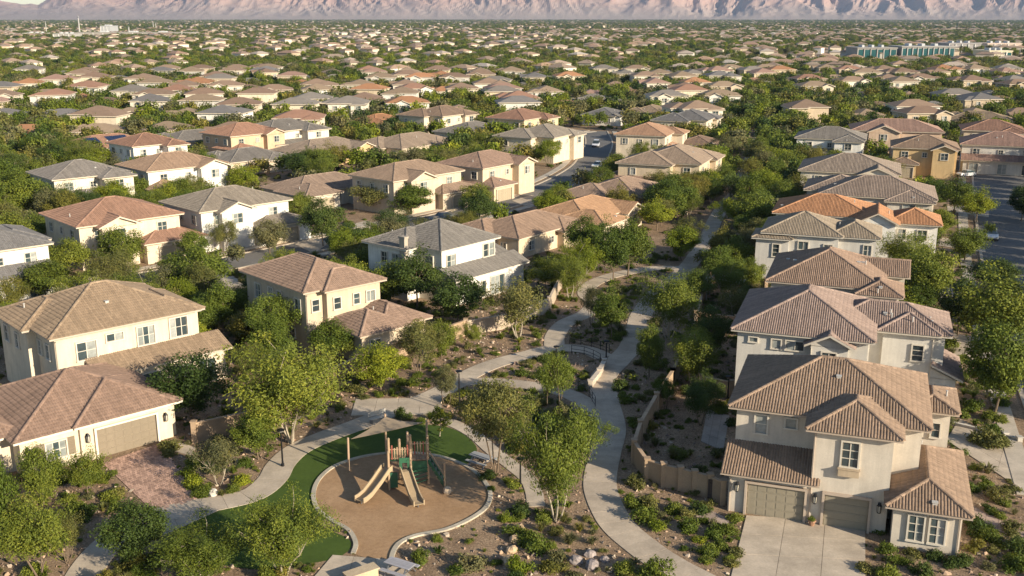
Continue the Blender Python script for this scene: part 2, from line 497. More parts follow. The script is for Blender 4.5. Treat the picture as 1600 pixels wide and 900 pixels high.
def pavers(poly, label_col, nu, nv):
    """brick-paved driveway: every paver has its own edges and tone"""
    a, b, c, d = [np.array(p, float) for p in poly]
    pt = lambda s, t: (a * (1 - s) + b * s) * (1 - t) + (d * (1 - s) + c * s) * t
    base = sheet('paved_driveway', [tuple(a), tuple(b), tuple(c), tuple(d)], .012, M['paver']); base.color = (.12, .09, .07, 1); tag(base, kind='structure')
    m = MB(); g = .04
    for i in range(nu):
        for j in range(nv):
            o = (.5 / nu) * (j % 2)
            s0, s1 = max(0, (i + g) / nu - o), min(1, (i + 1 - g) / nu - o); t0, t1 = (j + g) / nv, (j + 1 - g) / nv
            if s1 <= s0: continue
            q = [pt(s0, t0), pt(s1, t0), pt(s1, t1), pt(s0, t1)]; z = .05 + random.uniform(-.004, .004); tt = random.random()
            m.add([(*p, z) for p in q] + [(*p, 0) for p in q], [(0, 1, 2, 3), (0, 4, 5, 1), (1, 5, 6, 2), (2, 6, 7, 3), (3, 7, 4, 0)], 0, tt)
    o = m.build('paver', M['paver'], base, col=label_col); o['kind'] = 'stuff'
    PATCHES.append([tuple(a), tuple(b), tuple(c), tuple(d)])
pavers(pxs((246, 806), (308, 779), (253, 692), (160, 724)), (.41, .265, .2), 24, 30)
slab_patch('driveway_apron', pxs((246, 842), (342, 798), (308, 780), (247, 808)), 3, 2, CONC2, .058)
slab_patch('side_walk', pxs((262, 704), (300, 712), (306, 700), (282, 692)), 2, 1, CONC2, .05)
slab_patch('yard_path', pxs((1070, 800), (1135, 830), (1140, 812), (1085, 786)), 3, 1, (.36, .28, .23), .05)
slab_patch('garden_walk', pxs((1500, 800), (1600, 850), (1600, 832), (1505, 784)), 5, 1, (.36, .27, .22), .05)
slab_patch('yard_terrace', pxs((1095, 690), (1130, 705), (1140, 650), (1105, 640)), 3, 4, (.33, .29, .25), .05)
for i_, q in enumerate([((258, 402), (290, 398), (345, 418), (310, 428)), ((452, 378), (475, 366), (515, 380), (490, 396)), ((545, 352), (572, 345), (612, 356), (585, 366)), ((5, 458), (50, 448), (20, 482), (-35, 492)), ((672, 318), (700, 312), (735, 322), (705, 331)), ((770, 300), (792, 293), (822, 301), (800, 311)), ((560, 392), (600, 382), (566, 372), (528, 380)), ((820, 322), (850, 312), (830, 305), (800, 314)), ((345, 462), (395, 452), (352, 424), (312, 432)), ((1490, 560), (1560, 575), (1540, 530), (1480, 520)), ((1470, 470), (1530, 480), (1520, 455), (1468, 448)), ((1440, 380), (1540, 395), (1538, 380), (1440, 368)), ((1480, 330), (1545, 340), (1545, 330), (1480, 322))]):
    drive(pxs(*q), 2, 2, CONC2, 'driveway', z=.06)
# ================================================================== houses
WALLC = dict(cream=(.60, .51, .385), pale=(.62, .56, .46), white=(.68, .65, .59), tan=(.47, .38, .275), grey=(.53, .50, .45), ochre=(.50, .36, .19), sand=(.52, .43, .32), stone=(.55, .49, .41), buff=(.56, .45, .315))
ROOFC = dict(brown=(.285, .195, .135), red=(.33, .185, .125), orange=(.43, .215, .11), grey=(.235, .205, .175), tan=(.31, .225, .15), slate=(.19, .175, .165), pink=(.36, .225, .17), umber=(.25, .165, .115))
FOOT = []         # footprints kept free of plants: (cx, cy, radius) and polygons
LAND = []         # landmarks used in the labels of plants: (short name, x, y)
TRIM_Z = .2

def roof_planes(u0, u1, v0, v1, ze, typ, s):
    """planes (eave edge first), ridge lines, gable triangles of one roof block"""
    w, d = u1 - u0, v1 - v0
    um, vm = (u0 + u1) / 2, (v0 + v1) / 2
    if typ == 'hip':
        if w >= d:
            r = d / 2; zr = ze + s * r
            A, B = (u0 + r, vm, zr), (u1 - r, vm, zr)
            pl = [[(u0, v0, ze), (u1, v0, ze), B, A], [(u1, v1, ze), (u0, v1, ze), A, B], [(u0, v1, ze), (u0, v0, ze), A], [(u1, v0, ze), (u1, v1, ze), B]]
        else:
            r = w / 2; zr = ze + s * r
            A, B = (um, v0 + r, zr), (um, v1 - r, zr)
            pl = [[(u0, v0, ze), (u1, v0, ze), A], [(u1, v1, ze), (u0, v1, ze), B], [(u0, v1, ze), (u0, v0, ze), A, B], [(u1, v0, ze), (u1, v1, ze), B, A]]
        rd = [(A, B)] if max(abs(A[0] - B[0]), abs(A[1] - B[1])) > .1 else []
        if w >= d: rd += [((u0, v0, ze), A), ((u0, v1, ze), A), ((u1, v0, ze), B), ((u1, v1, ze), B)]
        else: rd += [((u0, v0, ze), A), ((u1, v0, ze), A), ((u0, v1, ze), B), ((u1, v1, ze), B)]
        return pl, rd
    if typ == 'gu':
        zr = ze + s * d / 2; A, B = (u0, vm, zr), (u1, vm, zr)
        return [[(u0, v0, ze), (u1, v0, ze), B, A], [(u1, v1, ze), (u0, v1, ze), A, B]], [(A, B)]
    if typ == 'gv':
        zr = ze + s * w / 2; A, B = (um, v0, zr), (um, v1, zr)
        return [[(u0, v1, ze), (u0, v0, ze), A, B], [(u1, v0, ze), (u1, v1, ze), B, A]], [(A, B)]
    if typ == 'sf':
        zt = ze + s * d
        return [[(u0, v0, ze), (u1, v0, ze), (u1, v1, zt), (u0, v1, zt)]], []
    if typ == 'sr':
        zt = ze + s * w
        return [[(u1, v0, ze), (u1, v1, ze), (u0, v1, zt), (u0, v0, zt)]], []
    if typ == 'sl':
        zt = ze + s * w
        return [[(u0, v1, ze), (u0, v0, ze), (u1, v0, zt), (u1, v1, zt)]], []
    if typ == 'sb':
        zt = ze + s * d
        return [[(u1, v1, ze), (u0, v1, ze), (u0, v0, zt), (u1, v0, zt)]], []
    return [], []

def tiles_on(planes, tw, tl, hgt, fine):
    """one curved tile per course and column on every plane, as arrays"""
    VS, FS, TS = [], [], []; base = 0
    prof = [(-.5, 0), (-.28, .75), (0, 1), (.28, .75), (.5, 0)] if fine else [(-.5, 0), (0, 1), (.5, 0)]
    K = len(prof)
    for pl in planes:
        p = np.array(pl, float)
        e = p[1] - p[0]; Le = np.linalg.norm(e); e /= Le
        nrm = np.cross(e, p[-1] - p[0]); nrm /= np.linalg.norm(nrm)
        if nrm[2] < 0: nrm = -nrm
        s = np.cross(nrm, e)
        if s[2] < 0: s = -s
        q = np.stack([(p - p[0]) @ e, (p - p[0]) @ s], 1)
        a0, a1 = q[:, 0].min(), q[:, 0].max(); b1 = q[:, 1].max()
        ca = np.arange(a0 + tw / 2, a1, tw); cb = np.arange(tl / 2 - .06, b1, tl)
        A, B = np.meshgrid(ca, cb); A = A.ravel(); B = B.ravel()
        ok = in_poly(np.stack([A, B], 1), [tuple(k) for k in q])
        A, B = A[ok], B[ok]; n = len(A)
        if not n: continue
        jit = RNG.normal(0, .006, n)
        V = np.zeros((n, 2 * K, 3))
        for k, (x, h) in enumerate(prof):
            for j, (db, lift) in enumerate(((-tl / 2 - .03, .035), (tl / 2 + .01, .004))):
                V[:, j * K + k] = p[0] + np.outer(A + x * tw, e) + np.outer(B + db, s) + np.outer(h * hgt + lift + jit, nrm)
        idx = (np.arange(n) * 2 * K)[:, None] + base
        quads = [[k, k + 1, K + k + 1, K + k] for k in range(K - 1)]
        if fine: quads += [[0, 4, 3, 1], [1, 3, 2, 2]][:1]
        F = np.concatenate([idx + np.array(f)[None] for f in quads], 0)
        t = .55 * RNG.random(len(ca))[np.clip(((A - a0) / tw).astype(int), 0, len(ca) - 1)] + .45 * RNG.random(n)
        VS.append(V.reshape(-1, 3)); FS.append(F); TS.append(np.tile(t, len(quads)))
        base += n * 2 * K
    return np.concatenate(VS), np.concatenate(FS), np.concatenate(TS)

def deck(planes, mb, eb):
    """solid roof deck under the tiles: top, underside and fascia"""
    key = lambda a: tuple(round(c, 3) for c in a)
    cnt = {}
    for pl in planes:
        for a, b in zip(pl, pl[1:] + pl[:1]):
            k = frozenset((key(a), key(b))); cnt[k] = cnt.get(k, 0) + 1
    for pl in planes:
        n = len(pl)
        up = Vector(pl[1]).__sub__(Vector(pl[0])).cross(Vector(pl[2]) - Vector(pl[0])).z > 0
        o = tuple(range(n)) if up else tuple(range(n - 1, -1, -1))
        mb.add(pl, [o], 0, .5)
        eb.add([(x, y, z - TRIM_Z) for x, y, z in pl], [o[::-1]], 0, .5)
        for a, b in zip(pl, pl[1:] + pl[:1]):
            if cnt[frozenset((key(a), key(b)))] == 1:
                eb.add([a, b, (b[0], b[1], b[2] - TRIM_Z), (a[0], a[1], a[2] - TRIM_Z)], [(0, 3, 2, 1) if up else (0, 1, 2, 3)], 0, .5)

def ridge_caps(lines, wid=.17, hgt=.13, step=.42):
    mb = MB()
    for a, b in lines:
        a = Vector(a); b = Vector(b); d = b - a; L = d.length
        if L < .3: continue
        d.normalize(); r = d.cross(Vector((0, 0, 1))).normalized(); u = r.cross(d)
        n = max(1, int(L / step))
        for i in range(n):
            p = a + d * (L * i / n - .02); q = a + d * (L * (i + 1) / n + .02)
            v = []
            for c, k in ((p, 1.0), (q, .86)):
                for x, h in ((-1, -.25), (-.6, .75), (0, 1), (.6, .75), (1, -.25)):
                    v.append(c + r * (x * wid * k) + u * (h * hgt * k + .03))
            mb.add(v, [(0, 5, 6, 1), (1, 6, 7, 2), (2, 7, 8, 3), (3, 8, 9, 4), (0, 1, 2, 3, 4), (9, 8, 7, 6, 5)], 0, random.random())
    return mb

WIN = {}
def window_meshes(w, h, cols, rows):
    k = (round(w, 2), round(h, 2), cols, rows)
    if k not in WIN:
        f = MB(); b = .11
        f.box(-w / 2 - b, w / 2 + b, -.15, .02, h, h + b); f.box(-w / 2 - b - .03, w / 2 + b + .03, -.18, .02, -b, 0)
        f.box(-w / 2 - b, -w / 2, -.145, .02, 0, h); f.box(w / 2, w / 2 + b, -.145, .02, 0, h)
        for c in range(1, cols): x = -w / 2 + w * c / cols; f.box(x - .035, x + .035, -.055, .01, 0, h)
        for r in range(1, rows): z = h * r / rows; f.box(-w / 2, w / 2, -.05, .01, z - .025, z + .025)
        p = MB(); p.box(-w / cols / 2 + .036, w / cols / 2 - .036, -.022, .005, .01, h - .01)
        WIN[k] = (f.mesh('window_frame', M['trim']), p.mesh('pane', M['glass']))
    return WIN[k]
GAR = {}
def garage_meshes(w, h):
    k = (round(w, 2), round(h, 2))
    if k not in GAR:
        f = MB(); b = .16
        f.box(-w / 2 - b, w / 2 + b, -.24, .02, h, h + b); f.box(-w / 2 - b, -w / 2, -.238, .02, 0, h); f.box(w / 2, w / 2 + b, -.238, .02, 0, h)
        p = MB(); ph = h / 4
        p.box(-w / 2, w / 2, -.03, .01, .008, ph - .008)
        n = max(2, int(w / .62)); cw = w / n
        for i in range(n): p.box(-w / 2 + cw * i + .07, -w / 2 + cw * (i + 1) - .07, -.048, -.028, .09, ph - .09)
        GAR[k] = (f.mesh('garage_surround', M['trim']), p.mesh('panel', M['door']))
    return GAR[k]
def lantern_meshes():
    if 'b' not in GAR:
        a = MB(); a.box(-.07, .07, -.06, 0, -.05, .45); a.box(-.03, .03, -.2, -.05, .36, .40)
        a.lathe([(.13, .36), (.05, .5), (.02, .56)], 6, 0, (0, -.2)); a.lathe([(.1, -.04), (.1, 0)], 6, 0, (0, -.2))
        for i in range(6):
            an = math.pi * i / 3; a.beam((.1 * math.cos(an), -.2 + .1 * math.sin(an), 0), (.12 * math.cos(an), -.2 + .12 * math.sin(an), .37), .02)
        g = MB(); g.lathe([(.085, .0), (.1, .36)], 6, 0, (0, -.2))
        GAR['b'] = (a.mesh('lantern_body', M['metal']), g.mesh('lantern_glass', M['lamp_glass']))
    return GAR['b']

def face_pos(b, face, pos, z):
    u0, u1, v0, v1 = b[:4]
    if face == 'F': return (u0 + pos, v0, z), 0
    if face == 'R': return (u1, v0 + pos, z), math.pi / 2
    if face == 'B': return (u1 - pos, v1, z), math.pi
    return (u0, v1 - pos, z), -math.pi / 2

def house(name, label, short, o, brg, blocks, openings, wall='cream', roof='brown', trim=(.55, .47, .37), doorc=(.36, .30, .21), cat='house', group=None, tile=(.195, .38, .064, True), extras=(), wallcol=None, roofcol=None, vents=3, foot=True, pitch=.42):
    """blocks: (u0,u1,v0,v1,wall top,roof type[,pitch,overhang,z0]); openings: (kind, block, face, pos, z, w, h[,cols,rows])"""
    wc = wallcol or WALLC[wall]; rc = tuple(c * k for c, k in zip(roofcol or ROOFC[roof], (.80, .82, .84)))
    root = empty(name, o[0], o[1], 0, -R(brg))
    tag(root, label, cat, group)
    wmb = MB(); dmb = MB(); emb = MB(); planes_all = []; ridges = []
    bl = []
    for i, b in enumerate(blocks):
        u0, u1, v0, v1, z1, typ = b[:6]
        s = b[6] if len(b) > 6 and b[6] is not None else pitch
        ov = b[7] if len(b) > 7 and b[7] is not None else .55
        z0 = b[8] if len(b) > 8 else 0.0
        e = i * .006
        u0 += e; u1 -= e; v0 += e; v1 -= e; z1 += i * .007
        bl.append((u0, u1, v0, v1))
        ze = z1
        if typ != 'open':
            wmb.box(u0, u1, v0, v1, z0 if z0 else -.2, z1 - .02, 0, .5)
        if typ == 'none': continue
        if typ == 'open': typ = b[9]
        V0, V1, U0, U1 = v0 - ov, v1 + ov, u0 - ov, u1 + ov
        if typ == 'sf': V1 = v1
        if typ == 'sb': V0 = v0
        if typ == 'sr': U0 = u0
        if typ == 'sl': U1 = u1
        ze = z1 - (0 if typ == 'hip' else s * ov * .0)
        pl, rd = roof_planes(U0, U1, V0, V1, ze + .12, typ, s)
        planes_all += pl; ridges += rd
        deck(pl, dmb, emb)
        if typ == 'gv':
            um = (u0 + u1) / 2; zr = ze + .1 + s * (U1 - U0) / 2 - TRIM_Z
            for vv, th in ((v0, .25), (v1 - .25, .25)):
                wmb.add([(u0, vv, z1 - .1), (u1, vv, z1 - .1), (u1, vv, z1 + s * ov - .1), (um, vv, zr), (u0, vv, z1 + s * ov - .1)] + [(x, vv + th, z) for x, z in ((u0, z1 - .1), (u1, z1 - .1), (u1, z1 + s * ov - .1), (um, zr), (u0, z1 + s * ov - .1))], [(0, 1, 2, 3, 4), (9, 8, 7, 6, 5)], 0, .5)
        if typ == 'gu':
            vm = (v0 + v1) / 2; zr = ze + .1 + s * (V1 - V0) / 2 - TRIM_Z
            for uu, th in ((u0, .25), (u1 - .25, .25)):
                q = ((v0, z1 - .1), (v1, z1 - .1), (v1, z1 + s * ov - .1), (vm, zr), (v0, z1 + s * ov - .1))
                wmb.add([(uu, y, z) for y, z in q] + [(uu + th, y, z) for y, z in q], [(4, 3, 2, 1, 0), (5, 6, 7, 8, 9)], 0, .5)
        if typ in ('sf', 'sb', 'sr', 'sl') and b[5] != 'open':
            zt = ze + s * ((v1 - v0) if typ in ('sf', 'sb') else (u1 - u0)) - .12
            if typ in ('sf', 'sb'):
                lo, hi = (v0, v1) if typ == 'sf' else (v1, v0)
                for uu in (u0, u1 - .2): wmb.add([(uu, lo, z1 - .1), (uu, hi, z1 - .1), (uu, hi, zt), (uu + .2, lo, z1 - .1), (uu + .2, hi, z1 - .1), (uu + .2, hi, zt)], [(0, 1, 2), (5, 4, 3)], 0, .5)
            else:
                lo, hi = (u0, u1) if typ == 'sl' else (u1, u0)
                for vv in (v0, v1 - .2): wmb.add([(lo, vv, z1 - .1), (hi, vv, z1 - .1), (hi, vv, zt), (lo, vv + .2, z1 - .1), (hi, vv + .2, z1 - .1), (hi, vv + .2, zt)], [(0, 1, 2), (5, 4, 3)], 0, .5)
    wmb.build('wall', M['stucco'], root, col=wc)
    rf = dmb.build('roof', M['tile'], root, col=tuple(c * .9 for c in rc))
    emb.build('eaves', M['trim'], rf, col=trim)
    if tile:
        tv, tf, tt = tiles_on(planes_all, *tile)
        to = inst('roof_tiles', np_mesh('roof_tiles', tv, tf, M['tile'], tt), rf, col=rc); to['kind'] = 'stuff'
        rcap = ridge_caps(ridges).build('ridge_capping', M['tile'], rf, col=tuple(min(1, c * 1.12) for c in rc)); rcap['kind'] = 'stuff'
    rv = random.Random(len(label) * 7 + int(o[0] * 10))
    for _ in range(vents):
        pl = rv.choice(planes_all); p = [Vector(q) for q in pl]
        wts = [rv.random() + .3 for _ in p]; c = sum((q * w for q, w in zip(p, wts)), Vector()) / sum(wts)
        m = MB()
        if rv.random() < .5: m.lathe([(.07, -.1), (.06, .42), (.09, .44), (.09, .5)], 8)
        else: m.box(-.15, .15, -.15, .15, -.15, .16); m.box(-.19, .19, -.19, .19, .15, .2)
        v = m.build('roof_vent', M['lead'], rf); v.location = c
    for op in openings:
        kind, bi, face, pos, z, w, h = op[:7]
        loc, rz = face_pos(bl[bi], face, pos, z)
        if kind == 'w':
            cols = op[7] if len(op) > 7 else 2; rows = op[8] if len(op) > 8 else 2
            fm, pm = window_meshes(w, h, cols, rows)
            wo = inst('window', fm, root, loc, (0, 0, rz), col=(.56, .51, .43))
            for c in range(cols): inst('pane', pm, wo, (-w / 2 + w * (c + .5) / cols, 0, 0))
        elif kind == 'g':
            fm, pm = garage_meshes(w, h)
            go = inst('garage_door', fm, root, loc, (0, 0, rz), col=trim)
            for r in range(4): inst('panel', pm, go, (0, 0, h * r / 4), col=doorc)
        elif kind == 'd':
            d = MB(); d.box(-w / 2 - .1, w / 2 + .1, -.1, .02, h, h + .1); d.box(-w / 2 - .1, -w / 2, -.1, .02, 0, h); d.box(w / 2, w / 2 + .1, -.1, .02, 0, h); d.box(-w / 2, w / 2, -.03, .01, 0, h)
            for k in range(3): d.box(-w / 2 + .12, w / 2 - .12, -.045, -.028, .15 + k * h / 3, h / 3 * (k + 1) - .05)
            do = d.build('front_door', M['door'], root, col=op[7] if len(op) > 7 else (.16, .10, .06)); do.location = loc; do.rotation_euler = (0, 0, rz)
            hm = MB().beam((w / 2 - .1, -.08, 1.0), (w / 2 - .1, -.08, 1.15), .03).build('handle', M['steel'], do)
        elif kind == 'l':
            am, gm = lantern_meshes()
            lo = inst('wall_lantern', am, root, loc, (0, 0, rz), (1.3, 1.3, 1.3)); inst('lantern_glass', gm, lo)
        elif kind == 's':
            s_ = MB(); s_.box(-w / 2, w / 2, -.06, .01, 0, h)
            for k in range(int(h / .14)): s_.box(-w / 2 + .05, w / 2 - .05, -.085, -.058, .05 + k * .14, .13 + k * .14)
            so = s_.build('shutter', M['door'], root, col=op[7] if len(op) > 7 else (.2, .16, .11)); so.location = loc; so.rotation_euler = (0, 0, rz)
        elif kind == 'p':
            po = MB().box(-w / 2, w / 2, -w / 2, w / 2, 0, h).box(-w / 2 - .06, w / 2 + .06, -w / 2 - .06, w / 2 + .06, h - .2, h - .03).box(-w / 2 - .06, w / 2 + .06, -w / 2 - .06, w / 2 + .06, 0, .25).build('porch_post', M['stucco'], root, col=wc)
            po.location = loc
        elif kind == 'x':
            bx = MB(); bx.box(-w / 2, w / 2, -.35, 0, 0, h); bx.box(-w / 2 - .05, w / 2 + .05, -.4, .01, h, h + .08)
            bo = bx.build('flower_box', M['stucco'], root, col=op[7] if len(op) > 7 else wc); bo.location = loc; bo.rotation_euler = (0, 0, rz)
        elif kind == 'v':
            d = MB(); d.tube([(0, -.07, 0), (0, -.07, h)], .045, 8); d.tube([(0, -.07, h), (0, -.3, h + .12)], .045, 8)
            do = d.build('downspout', M['trim'], root, col=trim); do.location = loc; do.rotation_euler = (0, 0, rz)
    for ex in extras:
        ex(root)
    b_ = -R(brg)
    if foot:
        for (u0, u1, v0, v1) in bl:
            q = []
            for u, v in ((u0 - .7, v0 - .7), (u1 + .7, v0 - .7), (u1 + .7, v1 + .7), (u0 - .7, v1 + .7)):
                q.append((o[0] + u * math.cos(b_) - v * math.sin(b_), o[1] + u * math.sin(b_) + v * math.cos(b_)))
            FOOT.append(q)
    us = [b[0] for b in bl] + [b[1] for b in bl]; vs = [b[2] for b in bl] + [b[3] for b in bl]
    cu, cv = (min(us) + max(us)) / 2, (min(vs) + max(vs)) / 2
    c = (o[0] + cu * math.cos(b_) - cv * math.sin(b_), o[1] + cu * math.sin(b_) + cv * math.cos(b_))
    if short: LAND.append((short, c[0], c[1], max(max(us) - min(us), max(vs) - min(vs)) / 2))
    HOUSES.append((root, c))
    return root
HOUSES = []
def at(o, brg, u, v):
    b = -R(brg)
    return (o[0] + u * math.cos(b) - v * math.sin(b), o[1] + u * math.sin(b) + v * math.cos(b))
# ------------------------------------------------------------------ houses close to the camera, each built after its own outline
W, G, D, L_, S_, PO, V_ = 'w', 'g', 'd', 'l', 's', 'p', 'v'
BR = 19.5                     # the east row
BL = -43.0                    # the west rows
DGREY = (.25, .22, .165)
# H1 -- two-storey house bottom right
o = at(P(1137, 794), BR, 0, -.35)
house('two_storey_house', 'large stucco house with two garage doors and brown barrel-tile roofs beside wide driveway', 'twin-garage house', o, BR,
  [(0, 12.4, 2.5, 13.2, 7.0, 'hip'), (0, 5.6, 0, 2.5, 3.0, 'sf'), (5.5, 10.6, 0, 6, 7.0, 'hip'), (10.9, 15.1, -1.6, 8.2, 3.0, 'hip'), (12.1, 14.6, 8.6, 13, 6.1, 'hip', .35)],
  [(G, 1, 'F', 3.25, 0, 3.9, 2.4), (G, 2, 'F', 2.45, 0, 2.9, 2.4), (W, 2, 'F', 2.4, 4.6, 1.05, 1.75, 2, 3), ('x', 2, 'F', 2.4, 3.95, 1.35, .5, (.42, .33, .23)),
   (W, 3, 'F', 1.45, .75, .9, 1.75, 2, 3), (W, 3, 'F', 2.75, .75, .9, 1.75, 2, 3), (W, 0, 'F', 1.75, 5.2, .8, 1.35, 1, 2), (W, 0, 'F', 3.8, 5.85, .75, .7, 1, 1), (W, 4, 'F', 1.55, 4.1, .55, 1.1, 1, 2),
   (W, 0, 'R', 5, 4.6, 1.0, 1.4), (W, 3, 'R', 3, .9, 1.2, 1.4), (W, 3, 'R', 6.5, .9, 1.2, 1.4), (W, 0, 'L', 3, 4.6, 1.2, 1.3), (W, 0, 'L', 7, 4.6, 1.2, 1.3),
   (L_, 1, 'F', .6, 1.75, 0, 0), (L_, 2, 'F', .38, 1.7, 0, 0), (L_, 2, 'F', 4.55, 1.7, 0, 0), (V_, 1, 'F', .12, 0, 0, 2.75), (V_, 2, 'F', .08, 0, 0, 6.7), (V_, 3, 'F', 4.05, 0, 0, 2.75)],
  wall='stone', roof='brown', trim=(.42, .34, .27), doorc=DGREY, vents=5)
# H2
o = at(P(1142, 516, 7.0), BR, 0, 0)
house('two_storey_house', 'grey-beige house with mauve-brown roofs and small gable behind the twin-garage house', 'mauve-roofed gable house', o, BR,
  [(.55, 11.6, .55, 13.5, 7.0, 'hip'), (6.9, 10, .1, 4, 6.35, 'gv', .5), (8, 18, 5.6, 12.4, 6.7, 'hip'), (12.8, 17.1, 5.2, 9.5, 6.75, 'hip'), (17.0, 19.2, 5.0, 11.2, 2.9, 'sr', .45)],
  [(W, 0, 'F', 1.4, 6.0, .7, .4, 1, 1), (W, 0, 'F', 3.4, 5.6, .75, .8, 1, 1), (W, 0, 'F', 5.0, 5.6, 1.5, .8, 2, 1), (W, 1, 'F', 1.55, 4.3, 1.15, 1.5, 2, 2), (W, 3, 'F', 3.0, 4.3, .9, 1.4, 1, 3), (W, 2, 'F', 3.0, 4.5, 1.0, 1.5, 1, 3),
   (W, 0, 'L', 4, 4.5, 1.2, 1.3), (W, 3, 'R', 2, 4.5, 1.0, 1.3), (W, 4, 'F', 1.1, .8, .9, 1.4, 1, 2), (V_, 1, 'F', .05, 0, 0, 6.1), (V_, 3, 'F', 4.2, 0, 0, 6.4)],
  wall='grey', roof='pink', roofcol=(.30, .215, .175), trim=(.5, .45, .38), vents=9)
# H3
o = P(1196, 440, 6.8)
house('two_storey_house', 'brown-roofed house in the east row with roof vents along its shaded slope', 'third house of the east row', o, BR,
  [(.55, 11.5, .55, 12.6, 6.8, 'hip'), (9.6, 13.2, -.9, 4, 6.5, 'hip'), (8, 14, 7.3, 12, 6.7, 'gu')],
  [(W, 1, 'F', .9, 4.6, 1.3, .9, 2, 1), (W, 0, 'F', 7.5, 5.2, 1.6, .9, 2, 1), (W, 2, 'F', 4.5, 4.6, 1.0, 1.2), (W, 0, 'L', 4, 4.5, 1.2, 1.3), (W, 1, 'R', 2, 4.5, 1.0, 1.3)],
  wall='stone', roof='umber', roofcol=(.29, .195, .14), trim=(.45, .38, .31), vents=8)
# H4
o = at(P(1200, 360, 6.6), BR, 0, .6)
house('two_storey_house', 'pale grey house with low bay roof and brownish grey tiles before the orange roof', 'pale grey bay house', o, BR,
  [(-.2, 9, -2, 7, 6.6, 'hip'), (8, 13.6, -1.2, 6, 6.5, 'hip'), (-1.3, 2.9, -2.4, 2, 5.9, 'hip', .35)],
  [(W, 2, 'F', 2.6, 3.6, .8, 1.6, 1, 3), (W, 0, 'F', 4.9, 4.7, 1.2, 1.0, 2, 1), (W, 0, 'F', 8.0, 4.6, 1.0, .9, 2, 1), (W, 0, 'L', 4, 4.5, 1.2, 1.3), (W, 1, 'F', 4.6, 4.3, .9, 1.3)],
  wall='grey', roof='tan', roofcol=(.30, .235, .17), trim=(.55, .5, .43), vents=4)
# H5 orange
o = P(1206, 333, 5.6)
house('orange_roof_house', 'sprawling house with bright orange tile roofs and a white gable', 'bright orange-roofed house', o, BR,
  [(.55, 14, .55, 11.5, 5.6, 'hip', .36), (12.5, 17.3, -3.5, 4, 5.6, 'gv', .5), (16.5, 23, -1, 6, 5.4, 'hip')],
  [(W, 2, 'F', 4.5, 3.3, 1.2, 1.3), (W, 0, 'F', 5, 3.2, 1.6, 1.2), (W, 2, 'F', 1.8, 3.3, 1.0, 1.3)],
  wall='white', roof='orange', trim=(.5, .42, .33), vents=3)
# L1 garage house bottom left
o = P(248, 689)
house('single_storey_house', 'cream single-storey house with reddish tile roof and wide brown garage door on paved driveway', 'cream garage house', o, BL,
  [(-10.6, 1.7, .3, 12.3, 3.0, 'hip', .40), (-6.2, 1.3, 0, 8, 3.08, 'hip', .42), (-18, -10, 2.0, 9, 3.0, 'hip', .38)],
  [(G, 1, 'F', 3.65, 0, 4.9, 2.45), (L_, 1, 'F', .5, 1.7, 0, 0), (L_, 1, 'F', 6.9, 1.7, 0, 0), (W, 0, 'F', 2.6, .9, 1.5, 1.3, 3, 2), (S_, 0, 'F', 1.4, .85, .7, 1.45), (S_, 0, 'F', 3.75, .85, .6, 1.45), (L_, 0, 'F', .5, 1.7, 0, 0), (W, 0, 'R', 4, .9, 1.2, 1.3), (W, 0, 'R', 8, .9, 1.2, 1.3)],
  wall='cream', roof='red', roofcol=(.28, .182, .132), trim=(.66, .6, .5), doorc=(.215, .175, .125), vents=3)
# L2 cream two storey
o = P(77, 533, 6.8)
house('two_storey_house', 'cream two-storey house with long tiled veranda roof above the garage house', 'cream veranda house', o, BL,
  [(.55, 13.6, .55, 12.2, 6.8, 'hip'), (10, 14.3, 1.2, 9, 6.65, 'hip'), (3.5, 15.5, -1.6, .55, 3.1, 'sf', .4), (-.3, 6, 5, 12.5, 6.7, 'hip')],
  [(W, 0, 'F', 2.7, 4.3, 1.7, 1.6, 2, 2), (W, 0, 'F', 5.3, 5.5, 1.5, .65, 2, 1), (W, 0, 'F', 8.2, 4.5, 1.6, 1.7, 3, 2), (W, 0, 'F', 11.4, 4.6, 1.7, 1.8, 3, 2), (W, 1, 'F', 2.5, 4.6, .7, 1.5, 1, 2), (W, 1, 'R', 1.6, 4.7, 1.5, 1.5, 3, 1),
   (W, 2, 'F', 4.5, .2, 1.6, 2.2, 2, 1), (W, 2, 'F', 7.5, .2, 1.6, 2.2, 2, 1), (W, 2, 'F', 10, .2, 1.6, 2.2, 2, 1), (W, 3, 'L', 2, 4.5, 1.2, 1.5), (W, 0, 'L', 8, 4.5, .8, 1.3), (W, 0, 'L', 10, 4.5, .8, 1.3), (W, 3, 'L', 4.8, 4.5, .8, 1.3), (V_, 0, 'F', .08, 0, 0, 6.4)],
  wall='cream', roof='tan', roofcol=(.31, .22, .145), trim=(.42, .36, .29), vents=4)
